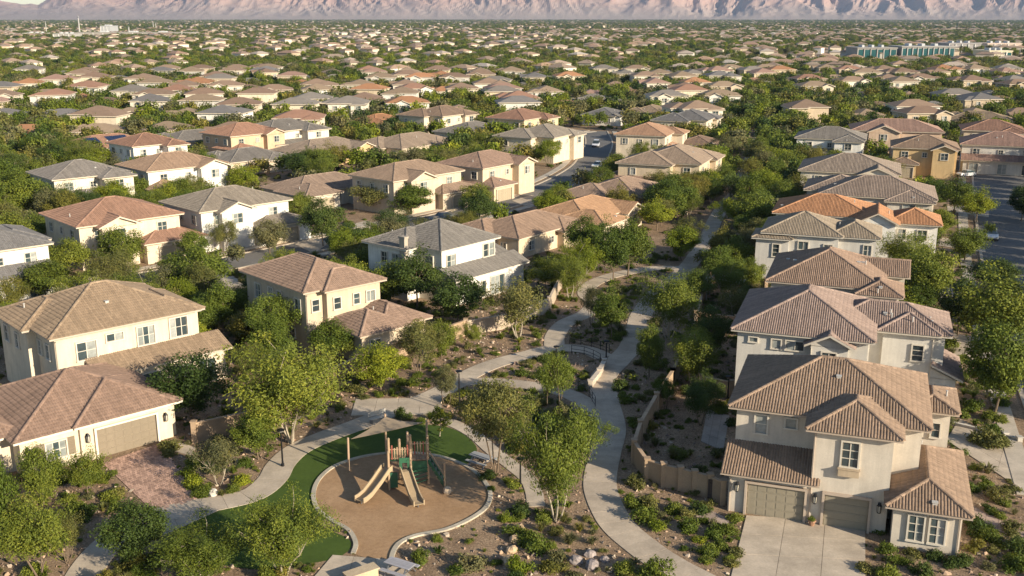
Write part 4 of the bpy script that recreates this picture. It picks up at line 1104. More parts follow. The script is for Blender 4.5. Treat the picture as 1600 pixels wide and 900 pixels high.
def scatter_trees():
    pts = []
    # along the greenway and the kerbs
    for s in (-1, 1):
        for d0, step in ((6.0, 5.0), (10.5, 6.0)):
            L = smooth(GREENLINE, step)
            q = offset(L, s * d0) + rng.normal(0, 1.2, L.shape); pts.append(q[rng.random(len(q)) < (.55 if d0 < 8 else .85)])
    far_g = np.array([P(1190, 196), P(1205, 160), P(1215, 135)]); fl = smooth(far_g, 8.0)
    for s in (-6, 6, -13, 13): pts.append(offset(fl, s) + rng.normal(0, 2, fl.shape))
    for line, w in ((MID, 8.5), (EAST, 10.5), (BACK, 8.0)):
        L = smooth(line, 11.0)
        for s in (-1, 1): pts.append(offset(L, s * (w / 2 + 4.6)) + rng.normal(0, .7, L.shape))
    pts.append(frustum(140, 330, 2500, rng)); pts.append(frustum(330, 760, 14000, rng))
    p = np.concatenate(pts)
    p = p[p[:, 1] > 125]
    nr = frustum(84, 140, 420, rng); nx = np.array([Q(*k) for k in nr])
    nr = nr[((nx[:, 0] < 545) & (nx[:, 1] < 560)) | ((nx[:, 0] > 1395) & (nx[:, 1] < 560)) | ((nx[:, 0] > 1100) & (nx[:, 0] < 1200) & (nx[:, 1] < 540)) | ((nx[:, 0] < 900) & (nx[:, 1] < 480))]
    p = np.concatenate([p, nr])
    p = p[~blocked(p, .3)]
    keepm = (seg_dist(p, MID[::3]) > 11.5) | (rng.random(len(p)) < .22)
    keepe = (seg_dist(p, EAST[::3]) > 13) | ((p[:, 0] > np.interp(p[:, 1], EAST[:, 1], EAST[:, 0])) & (rng.random(len(p)) < .6))
    p = p[keepm & keepe]
    px = np.array([Q(*k) for k in p])
    for x0, x1, y0, y1, pr in ((680, 850, 395, 515, 0), (770, 905, 380, 432, 0), (895, 1025, 348, 402, .1), (930, 1055, 318, 352, .15), (50, 560, 372, 445, .14), (395, 840, 285, 372, .3), (50, 200, 292, 325, .4), (930, 1150, 345, 440, .25), (80, 450, 222, 262, .42), (420, 720, 230, 264, .5), (800, 960, 205, 240, .3), (200, 460, 268, 310, .4), (1180, 1400, 395, 470, 0), (1290, 1480, 290, 345, .2), (1380, 1600, 230, 262, .3)):
        z = (px[:, 0] > x0) & (px[:, 0] < x1) & (px[:, 1] > y0) & (px[:, 1] < y1)
        ok = ~z | (rng.random(len(p)) < pr); p = p[ok]; px = px[ok]
    occ = {}
    out = []
    for x, y, h_, w_, *_ in TREES: occ.setdefault((int(x // 4), int(y // 4)), []).append((x, y))
    for x, y in p:
        k = (int(x // 4), int(y // 4)); bad = False
        for i in (-1, 0, 1):
            for j in (-1, 0, 1):
                for a, b in occ.get((k[0] + i, k[1] + j), ()):
                    if (a - x) ** 2 + (b - y) ** 2 < 2.9 ** 2: bad = True
        if bad: continue
        occ.setdefault(k, []).append((x, y)); out.append((x, y))
    return out
for q in offset(smooth(EAST, 6.5), -9.8):
    if q[1] > 75: TREES.append((q[0] + rng.normal(0, .6), q[1], rng.uniform(6.5, 9), rng.uniform(5, 6.5), 'ash', COLK[rng.integers(6)], None))
SCATTERED = scatter_trees()
for x, y in SCATTERED:
    k = KINDK[rng.integers(len(KINDK))]; c = COLK[rng.integers(len(COLK))]
    h = rng.uniform(3.3, 6.2) * (1.2 if y > 330 else 1.08); TREES.append((x, y, h, h * rng.uniform(.8, 1.15) * (1.15 if k == 'palo' else 1), k, c, None))

ORD = 'first second third fourth fifth sixth seventh eighth ninth tenth eleventh twelfth thirteenth fourteenth fifteenth sixteenth seventeenth eighteenth nineteenth twentieth'.split()
def ordinal(n):
    if n < 20: return ORD[n]
    t = {2: 'twenty', 3: 'thirty', 4: 'forty', 5: 'fifty', 6: 'sixty', 7: 'seventy'}[(n + 1) // 10]; u = (n + 1) % 10
    return t + '-' + ORD[u - 1] if u else {20: 'twentieth', 30: 'thirtieth', 40: 'fortieth', 50: 'fiftieth'}.get(n + 1, t + 'th')
def relation(x, y):
    px, py = Q(x, y)
    best = min(LAND, key=lambda l: max(0, math.hypot(l[1] - x, l[2] - y) - l[3]))
    lx, ly = Q(best[1], best[2])
    dx, dy = px - lx, (py - ly) * 2.2
    if abs(dx) > abs(dy): r = 'right of' if dx > 0 else 'left of'
    else: r = 'in front of' if dy > 0 else 'behind'
    return f'{r} the {best[0]}'
def finish_labels(items):
    """items: (object, text, x, y); alike texts are told apart by their order from the left"""
    by = {}
    for it in items: by.setdefault(it[1], []).append(it)
    for text, q in by.items():
        if len(q) == 1: q[0][0]['label'] = text; continue
        q.sort(key=lambda it: Q(it[2], it[3])[0])
        for i, it in enumerate(q):
            it[0]['label'] = f'{text}, {ordinal(i)} from left'
# ================================================================== street furniture, walls, playground, cars
def lamp_post(px, py, h, label):
    x, y = P(px, py)
    r = empty('lamp_post', x, y); tag(r, label, 'lamp post', 'lamp posts along the paths')
    MB().lathe([(.13, 0), (.13, .25), (.085, .3), (.08, .5)], 10).build('base', M['metal'], r)
    MB().tube([(0, 0, .4), (0, 0, h)], [.075, .055], 8).build('pole', M['metal'], r)
    hd = MB().lathe([(.06, h - .05), (.3, h + .03), (.3, h + .1), (.1, h + .17)], 12).build('lamp_head', M['metal'], r)
    MB().lathe([(.2, h - .05), (.24, h + .02)], 12).build('diffuser', M['lamp_glass'], hd)
for a in [(442, 729, 3.0, 'dark lamp post beside the path left of the turf'), (718, 648, 4.0, 'tall lamp post between plaza and central bed'), (813, 760, 2.2, 'short lamp post right of the play area'), (869, 572, 2.0, 'lamp post at the fork of garden path and playground path'), (947, 563, 2.0, 'lamp post where the paths meet near the handrails'), (1137, 625, 2.2, 'lamp post in the shaded yard beside the brown-roofed garage house')]:
    lamp_post(*a)

def garden_wall(name, label, pts, h, col, th=.2, pillar=5.0, cat='wall', group=None):
    pts = [np.array(p, float) for p in pts]
    r = empty(name, pts[0][0], pts[0][1]); tag(r, label, cat, group)
    o = pts[0]
    for a, b in zip(pts[:-1], pts[1:]):
        d = b - a; L = np.linalg.norm(d); n = max(1, int(round(L / pillar)))
        for i in range(n):
            p = a + d * i / n - o; q = a + d * (i + 1) / n - o
            m = MB().beam((*p, h / 2), (*q, h / 2), th, h)
            w = m.build('panel', M['block'], r, col=col)
            MB().beam((*p, h + .04), (*q, h + .04), th + .1, .08).build('coping', M['block'], r, col=tuple(c * 1.15 for c in col))
            FENCES.append((a + d * i / n, a + d * (i + 1) / n))
    for i, a in enumerate(pts):
        p = a - o; e = .2
        q = MB(); q.box(p[0] - e, p[0] + e, p[1] - e, p[1] + e, 0, h + .18); q.box(p[0] - e - .05, p[0] + e + .05, p[1] - e - .05, p[1] + e + .05, h + .18, h + .26)
        q.build('pillar', M['block'], r, col=col)
    return r
FENCES = []
BW = (.38, .27, .18); BW2 = (.35, .25, .165)
garden_wall('garden_wall', 'tan block wall with pillars curving round the yard beside the garage', pxs((1128, 788), (1108, 778), (1084, 772), (1062, 766), (1036, 760), (1010, 752), (990, 722), (1000, 690), (1025, 645), (1050, 606)), 1.7, BW2, pillar=2.0)
garden_wall('garden_wall', 'low brown yard wall just behind the twin-garage house', pxs((1095, 612), (1142, 622)), 1.5, BW)
garden_wall('garden_wall', 'shaded brown wall between two yards left of the mauve-roofed house', pxs((1086, 512), (1150, 520)), 1.8, BW)
garden_wall('garden_wall', 'long dark yard wall on the right side of the winding path', pxs((1050, 606), (1080, 545), (1098, 470), (1112, 428), (1125, 400)), 1.7, BW)
garden_wall('garden_wall', 'brown wall behind the arched pergola', pxs((1120, 450), (1196, 458)), 1.8, BW)
garden_wall('garden_wall', 'backyard wall glimpsed between trees behind the playground path', pxs((305, 692), (395, 672), (440, 640), (500, 612), (560, 584), (640, 553), (692, 537), (728, 524)), 1.7, BW2)
garden_wall('garden_wall', 'pale backyard wall below the white grey-roofed house', pxs((728, 524), (800, 512), (858, 487), (876, 450)), 1.6, (.45, .36, .27))
garden_wall('retaining_wall', 'low pale stone wall beside the path junction', pxs((944, 572), (936, 588), (922, 606)), .55, (.47, .40, .32), .35, 1.2)
garden_wall('retaining_wall', 'pale planter wall beside the right-hand driveway', pxs((1480, 662), (1570, 683), (1592, 690)), .22, (.46, .42, .36), .16, 2.0)
# side gate next to the garage
x, y = P(1118, 782)
gt = empty('side_gate', x, y, 0, -R(BR)); tag(gt, 'dark timber gate between garage and tan block wall', 'gate')
for i in range(6): MB().box(-.6 + i * .2, -.42 + i * .2, -.02, .02, .08, 1.6).build('plank', M['timber'], gt, col=(.07, .05, .04))
MB().box(-.62, .62, .022, .06, .3, .4).box(-.62, .62, .022, .06, 1.25, 1.35).build('rail', M['timber'], gt, col=(.06, .045, .035))
garden_gap = None

def railing(label, pix, h=1.0, step=1.3):
    line = smooth(pxs(*pix), step)
    o = line[0]; r = empty('handrail', o[0], o[1]); tag(r, label, 'railing', 'metal handrails at the path junction')
    p = [(*(q - o), 0) for q in line]
    for q in p: MB().tube([q, (q[0], q[1], h)], .03, 6).build('post', M['metal'], r)
    for hh in (h, h * .55, h * .2): MB().tube([(a, b, hh) for a, b, _ in p], .025, 6).build('rail', M['metal'], r)
railing('curved dark handrail along the lower path before the junction', [(892, 600), (915, 614), (930, 636)])
railing('straight handrail across the small path bridge', [(890, 537), (920, 542), (952, 552)])
railing('short handrail on the far side of the path junction', [(893, 552), (918, 556), (938, 566)], .9)

# picnic tables and benches
def picnic_table(px, py, rz, label, col):
    x, y = P(px, py); r = empty('picnic_table', x, y, .06, R(rz)); tag(r, label, 'picnic table', 'picnic tables')
    for i in range(5): MB().box(-.95, .95, -.4 + i * .162, -.4 + i * .162 + .145, .72, .77).build('table_plank', M['timber'], r, col=col)
    for s in (-1, 1):
        for i in range(2): MB().box(-.95, .95, s * .72 - .15 + i * .16, s * .72 - .01 + i * .16, .42, .46).build('seat_plank', M['timber'], r, col=col)
        m = MB(); m.beam((s * .65, -.75, 0), (s * .65, -.2, .72), .07); m.beam((s * .65, .75, 0), (s * .65, .2, .72), .07); m.beam((s * .65, -.8, .39), (s * .65, .8, .39), .06)
        m.build('frame', M['steel'], r)
def bench(px, py, rz, label, col, w=1.8, back=True):
    x, y = P(px, py); r = empty('park_bench', x, y, .06, R(rz)); tag(r, label, 'bench', 'park benches')
    for i in range(4): MB().box(-w / 2, w / 2, -.24 + i * .12, -.14 + i * .12, .43, .47).build('seat_slat', M['timber'], r, col=col)
    if back:
        for i in range(3): MB().box(-w / 2, w / 2, .26, .3, .58 + i * .13, .68 + i * .13).build('back_slat', M['timber'], r, col=col)
    for s in (-1, 1):
        m = MB(); m.box(s * w * .4 - .04, s * w * .4 + .04, -.22, .24, 0, .43)
        if back: m.beam((s * w * .4, .22, .4), (s * w * .4, .32, .98), .06)
        m.build('leg', M['steel'], r)
picnic_table(752, 727, -35, 'weathered grey picnic table at the edge of the turf under the tree', (.30, .30, .30))
picnic_table(625, 898, -30, 'grey slatted picnic table at the bottom edge beside the kerb', (.32, .31, .33))
bench(592, 660, 40, 'pale bench by the plaza behind the shade sail', (.5, .46, .4))
# stone seat at the bottom edge
x, y = P(565, 905); r = empty('block_bench', x, y, .06, R(35)); tag(r, 'sand-coloured block bench on the terrace at the bottom edge', 'bench')
MB().box(-1.0, 1.0, -.35, .35, 0, .5).build('base', M['block'], r, col=(.45, .34, .22)); MB().box(-1.08, 1.08, -.42, .42, .5, .6).build('seat', M['block'], r, col=(.52, .41, .28))

# ------------------------------------------------------------------ play structure
px0 = P(630, 757)
PS = empty('play_structure', px0[0], px0[1], .03, R(6)); PS.scale = (1.08, 1.08, 1.1); tag(PS, 'wooden playground tower with green panel, two slides and climbing stair', 'play structure')
LOG = (.36, .25, .16); GRN = (.03, .11, .06); TANP = (.30, .225, .14)
posts = [(-.95, -.8), (.55, -.8), (-.95, .75), (.55, .75), (1.75, .75), (1.75, -.1), (-.2, .78)]
for i, (x, y) in enumerate(posts):
    hh = [2.7, 2.6, 3.0, 3.2, 3.1, 2.9, 2.9][i]
    MB().tube([(x, y, 0), (x, y, hh)], .095, 8).build('post', M['timber'], PS, col=LOG)
    MB().lathe([(.1, hh), (.1, hh + .06), (.02, hh + .14)], 8, 0, (x, y)).build('post_cap', M['plastic'], PS, col=(.3, .22, .14))
for i in range(8): MB().box(-.95 + i * .19, -.78 + i * .19, -.8, .75, 1.3, 1.36).build('deck_plank', M['timber'], PS, col=(.28, .2, .13))
for i in range(6): MB().box(.56 + i * .2, .74 + i * .2, -.1, .75, 1.75, 1.81).build('deck_plank', M['timber'], PS, col=(.28, .2, .13))
# green entry panel with opening
gp = MB(); gp.box(-.22, .5, -.86, -.8, 1.95, 2.3); gp.box(-.22, -.02, -.86, -.8, 1.36, 1.95); gp.box(.32, .5, -.86, -.8, 1.36, 1.95); gp.build('entry_panel', M['plastic'], PS, col=GRN)
MB().box(-.93, .53, .77, .82, 1.4, 2.1).build('back_panel', M['plastic'], PS, col=GRN)
MB().box(-.9, -.35, -.84, -.8, .15, 1.25).build('lower_panel', M['plastic'], PS, col=GRN)
MB().box(-1.06, -1.02, -.75, .7, .2, 1.28).build('side_panel', M['timber'], PS, col=(.24, .17, .11))
MB().box(.58, 1.72, .83, .87, .5, 1.72).build('back_panel', M['timber'], PS, col=(.22, .16, .1))
MB().box(.6, 1.7, -.16, -.12, .9, 1.72).build('lower_panel', M['plastic'], PS, col=GRN)
pc = [(.36, .25, .16), (.32, .1, .07), (.4, .3, .19)]
for i in range(9):
    x = -.9 + i * .18
    MB().box(x - .05, x + .05, .72, .76, 1.5, 2.45 + .12 * math.sin(i * 2)).build('picket', M['timber'], PS, col=pc[i % 3])
for i in range(7):
    yv = -.68 + i * .22
    MB().box(-1.0, -.95, yv - .06, yv + .06, 1.36, 2.3).build('picket', M['timber'], PS, col=pc[i % 3])
for i in range(6):
    x = .66 + i * .2
    MB().box(x - .05, x + .05, .77, .81, 1.8, 2.75).build('picket', M['timber'], PS, col=pc[i % 3])
for zz in (2.25, 1.6): MB().beam((-.95, .76, zz), (.55, .76, zz), .06).build('rail', M['timber'], PS, col=LOG)
MB().beam((.55, .78, 2.6), (1.75, .78, 2.6), .06).build('rail', M['timber'], PS, col=LOG)
def slide(a, b, h0, w, label):
    a = Vector((*a, h0)); b = Vector((*b, .28)); f = b - a
    d2 = Vector((f.x, f.y, 0)).normalized(); r = Vector((d2.y, -d2.x, 0))
    prof = [a, a + d2 * .3 - Vector((0, 0, .03)), a.lerp(b, .45) - Vector((0, 0, .06)), a.lerp(b, .8) - Vector((0, 0, .12)), b, b + d2 * .35]
    ch = MB(); wl_ = MB(); wr_ = MB()
    for m, x0, x1, z0, z1 in ((ch, -w / 2, w / 2, 0, .05), (wl_, -w / 2 - .07, -w / 2, -.06, .3), (wr_, w / 2, w / 2 + .07, -.06, .3)):
        v = []
        for p in prof: v += [p + r * x0 + Vector((0, 0, z0)), p + r * x1 + Vector((0, 0, z0)), p + r * x1 + Vector((0, 0, z1)), p + r * x0 + Vector((0, 0, z1))]
        fs = []
        for i in range(len(prof) - 1):
            for j in range(4): fs.append((i * 4 + j, i * 4 + (j + 1) % 4, i * 4 + 4 + (j + 1) % 4, i * 4 + 4 + j))
        fs += [(3, 2, 1, 0), tuple(len(prof) * 4 - 4 + j for j in range(4))]
        m.add(v, fs)
    s = ch.build('slide', M['plastic'], PS, col=TANP)
    wl_.build('side_wall', M['plastic'], s, col=(.38, .29, .185)); wr_.build('side_wall', M['plastic'], s, col=(.38, .29, .185))
    MB().tube([b + d2 * .1, Vector((b.x + d2.x * .1, b.y + d2.y * .1, 0))], .05, 6).build('foot', M['steel'], s)
slide((.15, -.85), (.95, -3.5), 1.42, .62, '')
slide((-1.0, -.45), (-2.7, -2.6), 1.42, .68, '')
# stair with green sides on the right
for s in (-.15, .75):
    MB().beam((1.75, s, 1.75), (2.9, s - .9, .1), .07, .25).build('stringer', M['plastic'], PS, col=GRN)
for i in range(6):
    t = (i + .5) / 6; MB().box(1.75 + 1.15 * t - .12, 1.75 + 1.15 * t + .12, -.15 - .9 * t, .75 - .9 * t, 1.68 - 1.6 * t, 1.73 - 1.6 * t).build('step', M['plastic'], PS, col=(.2, .17, .12))
MB().beam((1.75, -.15, 2.6), (2.85, -1.05, 1.0), .06).build('rail', M['timber'], PS, col=LOG)
MB().tube([(2.85, -1.05, 0), (2.85, -1.05, 1.9)], .07, 8).build('post', M['timber'], PS, col=LOG)
for k in range(4): MB().beam((.6, -.85, .35 + k * .3), (1.75, -.15, .35 + k * .3), .05).build('climbing_bar', M['plastic'], PS, col=GRN)
st = MB(); st.lathe([(.28, 0), (.34, .15), (.26, .38), (.1, .46)], 8); q = st.build('stepping_stone', M['stone'], PS, col=(.42, .33, .24)); q.location = (3.0, -1.7, 0)

# shade sail
def sail():
    A3 = (*P(548, 686, 2.6), 2.6); B3 = (*P(602, 651, 3.3), 3.3); C3 = (*P(662, 660, 3.4), 3.4)
    A3, B3, C3 = map(np.array, (A3, B3, C3))
    cen_ = (A3 + B3 + C3) / 3
    r = empty('shade_sail', A3[0], A3[1]); tag(r, 'beige triangular shade sail on timber-coloured posts over the turf', 'shade sail')
    o = np.array([A3[0], A3[1], 0]); n = 14; v = []; idx = {}
    for i in range(n + 1):
        for j in range(n + 1 - i):
            k = n - i - j; a, b, c = i / n, j / n, k / n
            p = A3 * a + B3 * b + C3 * c
            pull = (a * b + b * c + c * a) - 3 * a * b * c * 2.2
            edge_ = min(a, b, c)
            p = p + (cen_ - p) * .42 * max(0, (a * b * (c < .5) + b * c * (a < .5) + c * a * (b < .5) * .35)) * (1 - 2 * edge_)
            p[2] -= .25 * (a * b + b * c + c * a)
            idx[i, j] = len(v); v.append(p - o)
    f = []
    for i in range(n):
        for j in range(n - i):
            f.append((idx[i, j], idx[i + 1, j], idx[i, j + 1]))
            if j < n - i - 1: f.append((idx[i + 1, j], idx[i + 1, j + 1], idx[i, j + 1]))
    m = MB(); m.add([(q[0], q[1], q[2]) for q in v] + [(q[0], q[1], q[2] - .02) for q in v], f + [tuple(reversed([t + len(v) for t in q])) for q in f], 0, .5)
    m.build('canopy', M['canvas'], r, smooth_shade=True)
    for p, top in ((A3, 2.75), (C3, 3.55), (B3, 3.45)):
        q = p - o; d = (p - cen_); d = d[:2] / np.linalg.norm(d[:2]) * .25
        MB().tube([(q[0] + d[0], q[1] + d[1], 0), (q[0] + d[0] * .9, q[1] + d[1] * .9, top)], .085, 10).build('post', M['timber'], r, col=(.40, .28, .19))
    mp = np.array(P(638, 742)) - o[:2]
    MB().tube([(mp[0], mp[1], 0), (mp[0], mp[1], 3.55)], .085, 10).build('post', M['timber'], r, col=(.40, .28, .19))
M['canvas'] = mat_plain('sail_canvas', (.52, .41, .29), .85, 0, .1, 2, .05)
def _canvas():
    nt = M['canvas'].node_tree; B = nt.nodes['Principled BSDF']; tr = nt.nodes.new('ShaderNodeBsdfTranslucent'); ms = nt.nodes.new('ShaderNodeMixShader'); ms.inputs[0].default_value = .4
    tr.inputs[0].default_value = (.52, .41, .29, 1)
    nt.links.new(B.outputs[0], ms.inputs[1]); nt.links.new(tr.outputs[0], ms.inputs[2]); nt.links.new(ms.outputs[0], nt.nodes['Material Output'].inputs[0])
_canvas()
sail()

# pergola with curved roof in the shaded yard
x, y = P(1130, 468); pg = empty('pergola', x, y, 0, -R(BR)); tag(pg, 'arched slatted pergola in the shaded yard left of the third east house', 'pergola')
for sx in (-1.9, 1.9):
    for sy in (-1.3, 1.3): MB().box(sx - .07, sx + .07, sy - .07, sy + .07, 0, 2.3).build('post', M['timber'], pg, col=(.3, .27, .24))
for i in range(13):
    t = -1 + i / 6; MB().box(t * 2.3 - .1, t * 2.3 + .1, -1.6, 1.6, 2.35 + .5 * (1 - t * t), 2.4 + .5 * (1 - t * t)).build('slat', M['timber'], pg, col=(.48, .45, .42))

# boulders
def boulder(px, py, s, label, col, seed, group='boulders'):
    rg = random.Random(seed); x, y = P(px, py)
    m = MB(); n1, n2 = 7, 12; v = []; f = []
    for i in range(n1 + 1):
        th = math.pi * i / n1
        for j in range(n2):
            ph = 2 * math.pi * j / n2
            d = Vector((math.sin(th) * math.cos(ph), math.sin(th) * math.sin(ph), math.cos(th)))
            k = 1 + .28 * noise.noise(d * 1.7 + Vector((seed, 0, 0))) + .1 * noise.noise(d * 5 + Vector((seed, 3, 0)))
            v.append((d.x * s * k, d.y * s * k * .8, max(-.1, d.z * s * k * .72)))
    for i in range(n1):
        for j in range(n2): f.append((i * n2 + j, (i + 1) * n2 + j, (i + 1) * n2 + (j + 1) % n2, i * n2 + (j + 1) % n2))
    m.add(v, f); b = m.build('boulder', M['stone'], col=col); b.location = (x, y, s * .2); b.rotation_euler = (0, 0, seed)
    tag(b, label, 'boulder', group)
TB = (.46, .33, .21); GB = (.27, .23, .215)
for i, (px, py, s, w) in enumerate([(812, 828, .45, 'topmost tan boulder in the line beside the pale-trunked tree'), (806, 846, .5, 'upright tan boulder second in the line right of the gravel'), (800, 862, .45, 'third tan boulder down the gravel edge'), (796, 880, .55, 'flat tan boulder lowest in the line at the gravel edge')]):
    boulder(px, py, s, w, TB, i + 2)
for i, (px, py, s, w) in enumerate([(900, 878, .5, 'grey boulder leftmost of the shaded group near the winding path'), (922, 868, .42, 'grey boulder at the top of the shaded group'), (925, 886, .55, 'largest grey boulder in the shaded group'), (945, 876, .35, 'small grey boulder nearest the winding path')]):
    boulder(px, py, s, w, GB, i + 12)
boulder(333, 773, .45, 'whitish boulder at the tip of the clipped hedge by the driveway', (.55, .50, .43), 33)

# ------------------------------------------------------------------ cars
def car(px, py, rz, label, col, suv=False):
    x, y = P(px, py); r = empty('parked_car', x, y, .02, rz); tag(r, label, 'car', 'cars on the streets')
    L, Wd = (4.7, 1.85) if suv else (4.5, 1.78); top = 1.7 if suv else 1.42
    secs = [(-.5, .55, .62, .78), (-.46, .35, .8, .92), (-.28, .26, .93, 1.0), (.25, .26, .95, 1.0), (.46, .35, .9, .93), (.5, .5, .72, .8)]
    m = MB(); v = []
    for t, z0, z1, w in secs:
        hw = Wd / 2 * w; v += [(t * L, -hw, z0), (t * L, -hw * 1.0, (z0 + z1) / 2), (t * L, -hw * .93, z1), (t * L, hw * .93, z1), (t * L, hw, (z0 + z1) / 2), (t * L, hw, z0)]
    f = [(i * 6 + j, i * 6 + (j + 1) % 6, i * 6 + 6 + (j + 1) % 6, i * 6 + 6 + j) for i in range(len(secs) - 1) for j in range(6)] + [tuple(range(6)), tuple(range(35, 29, -1))]
    m.add(v, f, 0, .5); body = m.build('body', M['paint'], r, col=col, smooth_shade=False)
    cb = MB(); cs = [(-.2, .42), (-.05, .3), (.28, .28), (.47 if suv else .42, .36)]
    z = .9; hw = Wd / 2
    b0, t0, t1, b1 = -.23 * L, -.06 * L, (.36 if suv else .22) * L, (.47 if suv else .4) * L
    cb.add([(b0, -hw * .88, z), (b1, -hw * .88, z), (b1, hw * .88, z), (b0, hw * .88, z), (t0, -hw * .72, top), (t1, -hw * .72, top), (t1, hw * .72, top), (t0, hw * .72, top)], [(0, 1, 5, 4), (1, 2, 6, 5), (2, 3, 7, 6), (3, 0, 4, 7)], 0, .5)
    cb.build('cabin_glass', M['glass'], r)
    MB().add([(t0 - .05, -hw * .74, top), (t1 + .05, -hw * .74, top), (t1 + .05, hw * .74, top), (t0 - .05, hw * .74, top), (t0 + .1, -hw * .6, top + .05), (t1 - .1, -hw * .6, top + .05), (t1 - .1, hw * .6, top + .05), (t0 + .1, hw * .6, top + .05)], [(0, 1, 5, 4), (1, 2, 6, 5), (2, 3, 7, 6), (3, 0, 4, 7), (4, 5, 6, 7), (3, 2, 1, 0)], 0, .5).build('roof_panel', M['paint'], r, col=col)
    for sx in (-.31, .31):
        for sy in (-1, 1):
            w = MB().tube([(sx * L, sy * hw * .98, .33), (sx * L, sy * hw * .78, .33)], .33, 14).build('wheel', M['rubber'], r)
            MB().tube([(sx * L, sy * hw * 1.0, .33), (sx * L, sy * hw * .9, .33)], .2, 10).build('rim', M['steel'], w)
    for sy in (-1, 1):
        MB().box(-.5 * L - .01, -.47 * L, sy * hw * .6 - .15, sy * hw * .6 + .15, .55, .68).build('headlight', M['lamp_glass'], r)
        MB().box(.475 * L, .5 * L + .01, sy * hw * .65 - .13, sy * hw * .65 + .13, .6, .74).build('tail_light', M['taillight'], r)
M['taillight'] = mat_plain('tail_light', (.3, .02, .02), .3)
car(1549, 373, R(70), 'white car parked at the left kerb of the right road', (.7, .7, .7))
car(1551, 266, R(0), 'dark car parked before the porch house at the road end', (.02, .02, .025), True)
car(1509, 276, R(20), 'pale silver car at the corner where the roads meet', (.5, .5, .5))
car(931, 229, R(80), 'silver SUV driving up the middle street near its bend', (.55, .56, .6), True)
car(934, 262, R(65), 'white car parked where the middle street bends', (.7, .69, .66))
car(690, 345, R(40), 'grey car parked along the middle street near the white house', (.2, .21, .23))

# planter between the garage doors
x, y = P(1268, 822)
pt_ = empty('plant_pot', x, y, .06); tag(pt_, 'small terracotta pot between the two garage doors', 'plant pot')
MB().lathe([(.16, 0), (.26, .34)], 12).build('base', M['stone'], pt_, col=(.3, .17, .11)); MB().lathe([(.29, .34), (.29, .42), (.2, .42)], 12).build('rim', M['stone'], pt_, col=(.33, .19, .12))
POT = (x, y)
# ================================================================== rows of houses further back (copies of eight types)
def copy_tree(o, parent=None):
    c = o.copy(); COL.objects.link(c); c.parent = parent
    for ch in o.children: copy_tree(ch, c)
    return c
rngh = np.random.default_rng(21)
cand = []
centres = np.array([c for _, c in HOUSES])
for row, yy in enumerate(FAR_ROWS):
    xs = np.arange(-.53 * yy - 14, .53 * yy + 14, 18.2) + rngh.uniform(-6, 6)
    for x in xs:
        y = yy + rngh.uniform(-2.5, 2.5) + .10 * x; x = x + rngh.uniform(-1.5, 1.5)
        if np.min(np.linalg.norm(centres - (x, y), axis=1)) < 18.5: continue
        if abs(x) > .53 * y + 14: continue
        if seg_dist([(x, y)], MID)[0] < 13 or seg_dist([(x, y)], BACK)[0] < 12 or seg_dist([(x, y)], EAST)[0] < 13: continue
        gx, gy = P(1200, 160)
        if abs(x - (gx + (y - gy) * .33)) < 10 and y < 480: continue
        if rngh.random() < .18: continue
        cand.append((row, x, y))
ROWS = {}
for r_, x, y in cand: ROWS.setdefault(r_, []).append((x, y))
cand = [(r_, i, x, y) for r_, q in ROWS.items() for i, (x, y) in enumerate(sorted(q, key=lambda k: Q(*k)[0]))]
PT = []
WK = ['cream', 'pale', 'white', 'tan', 'grey', 'sand', 'buff', 'cream', 'pale']
RK = ['brown', 'red', 'tan', 'grey', 'umber', 'brown', 'brown', 'tan', 'slate', 'tan', 'umber', 'orange', 'pink']
GF = 'rows of houses toward the plain'
def far_place(i, ridx, k, x, y):
    st = 2 if rngh.random() < .55 else 1
    if i < 10:
        sty = i % 5; st = 1 + (i // 5)
        w, d = rngh.uniform(11.5, 15), rngh.uniform(9.5, 12)
        b, op, h = gspec(sty, w, d, st)
        ro = house('two_storey_house' if st == 2 else 'single_storey_house', 'far house', None, (x, y), 0, b, op, 'cream', 'brown', tile=None, vents=0, group=GF, foot=False, pitch=.34)
        PT.append((ro, st))
    else:
        ro, st = PT[rngh.integers(len(PT))]
        ro = copy_tree(ro)
        ro.location = (x, y, 0)
    wk, rk = WK[rngh.integers(len(WK))], RK[rngh.integers(len(RK))]
    brg = -6 + rngh.choice([0, 180, 0, 90]) + rngh.normal(0, 5)
    ro.rotation_euler = (0, 0, -R(brg))
    v = rngh.uniform(.88, 1.12)
    for ch in ro.children:
        n = ch.name.split('.')[0]
        if n == 'wall': ch.color = (*[c * v for c in WALLC[wk]], 1)
        elif n == 'roof': ch.color = (*[c * v * .86 for c in ROOFC[rk]], 1)
    q = (x, y)
    FOOT.append([(x - 8, y - 8), (x + 8, y - 8), (x + 8, y + 8), (x - 8, y + 8)])
    ro['label'] = f'{rk}-roofed {wk} {"two-storey" if st == 2 else "low"} house, {ordinal(k)} from left in far row {ordinal(ridx)} back'
    ro['group'] = GF
cand.sort(key=lambda q: q[3])
n_far = min(len(cand), 250)
for i, (ridx, k, x, y) in enumerate(cand[:n_far]): far_place(i, ridx, k, x, y)
rest = [(x, y) for _, _, x, y in cand[n_far:]]

# scattered trees again, now that the far houses stand
SC2 = np.array([(t[0], t[1]) for t in TREES])
keep = np.ones(len(TREES), bool)
for q in FOOT[-n_far:]:
    c = np.array(q).mean(0); keep &= ~((np.abs(SC2 - c) < 5.0).all(1))
TREES = [t for t, k in zip(TREES, keep) if k or t[6]]

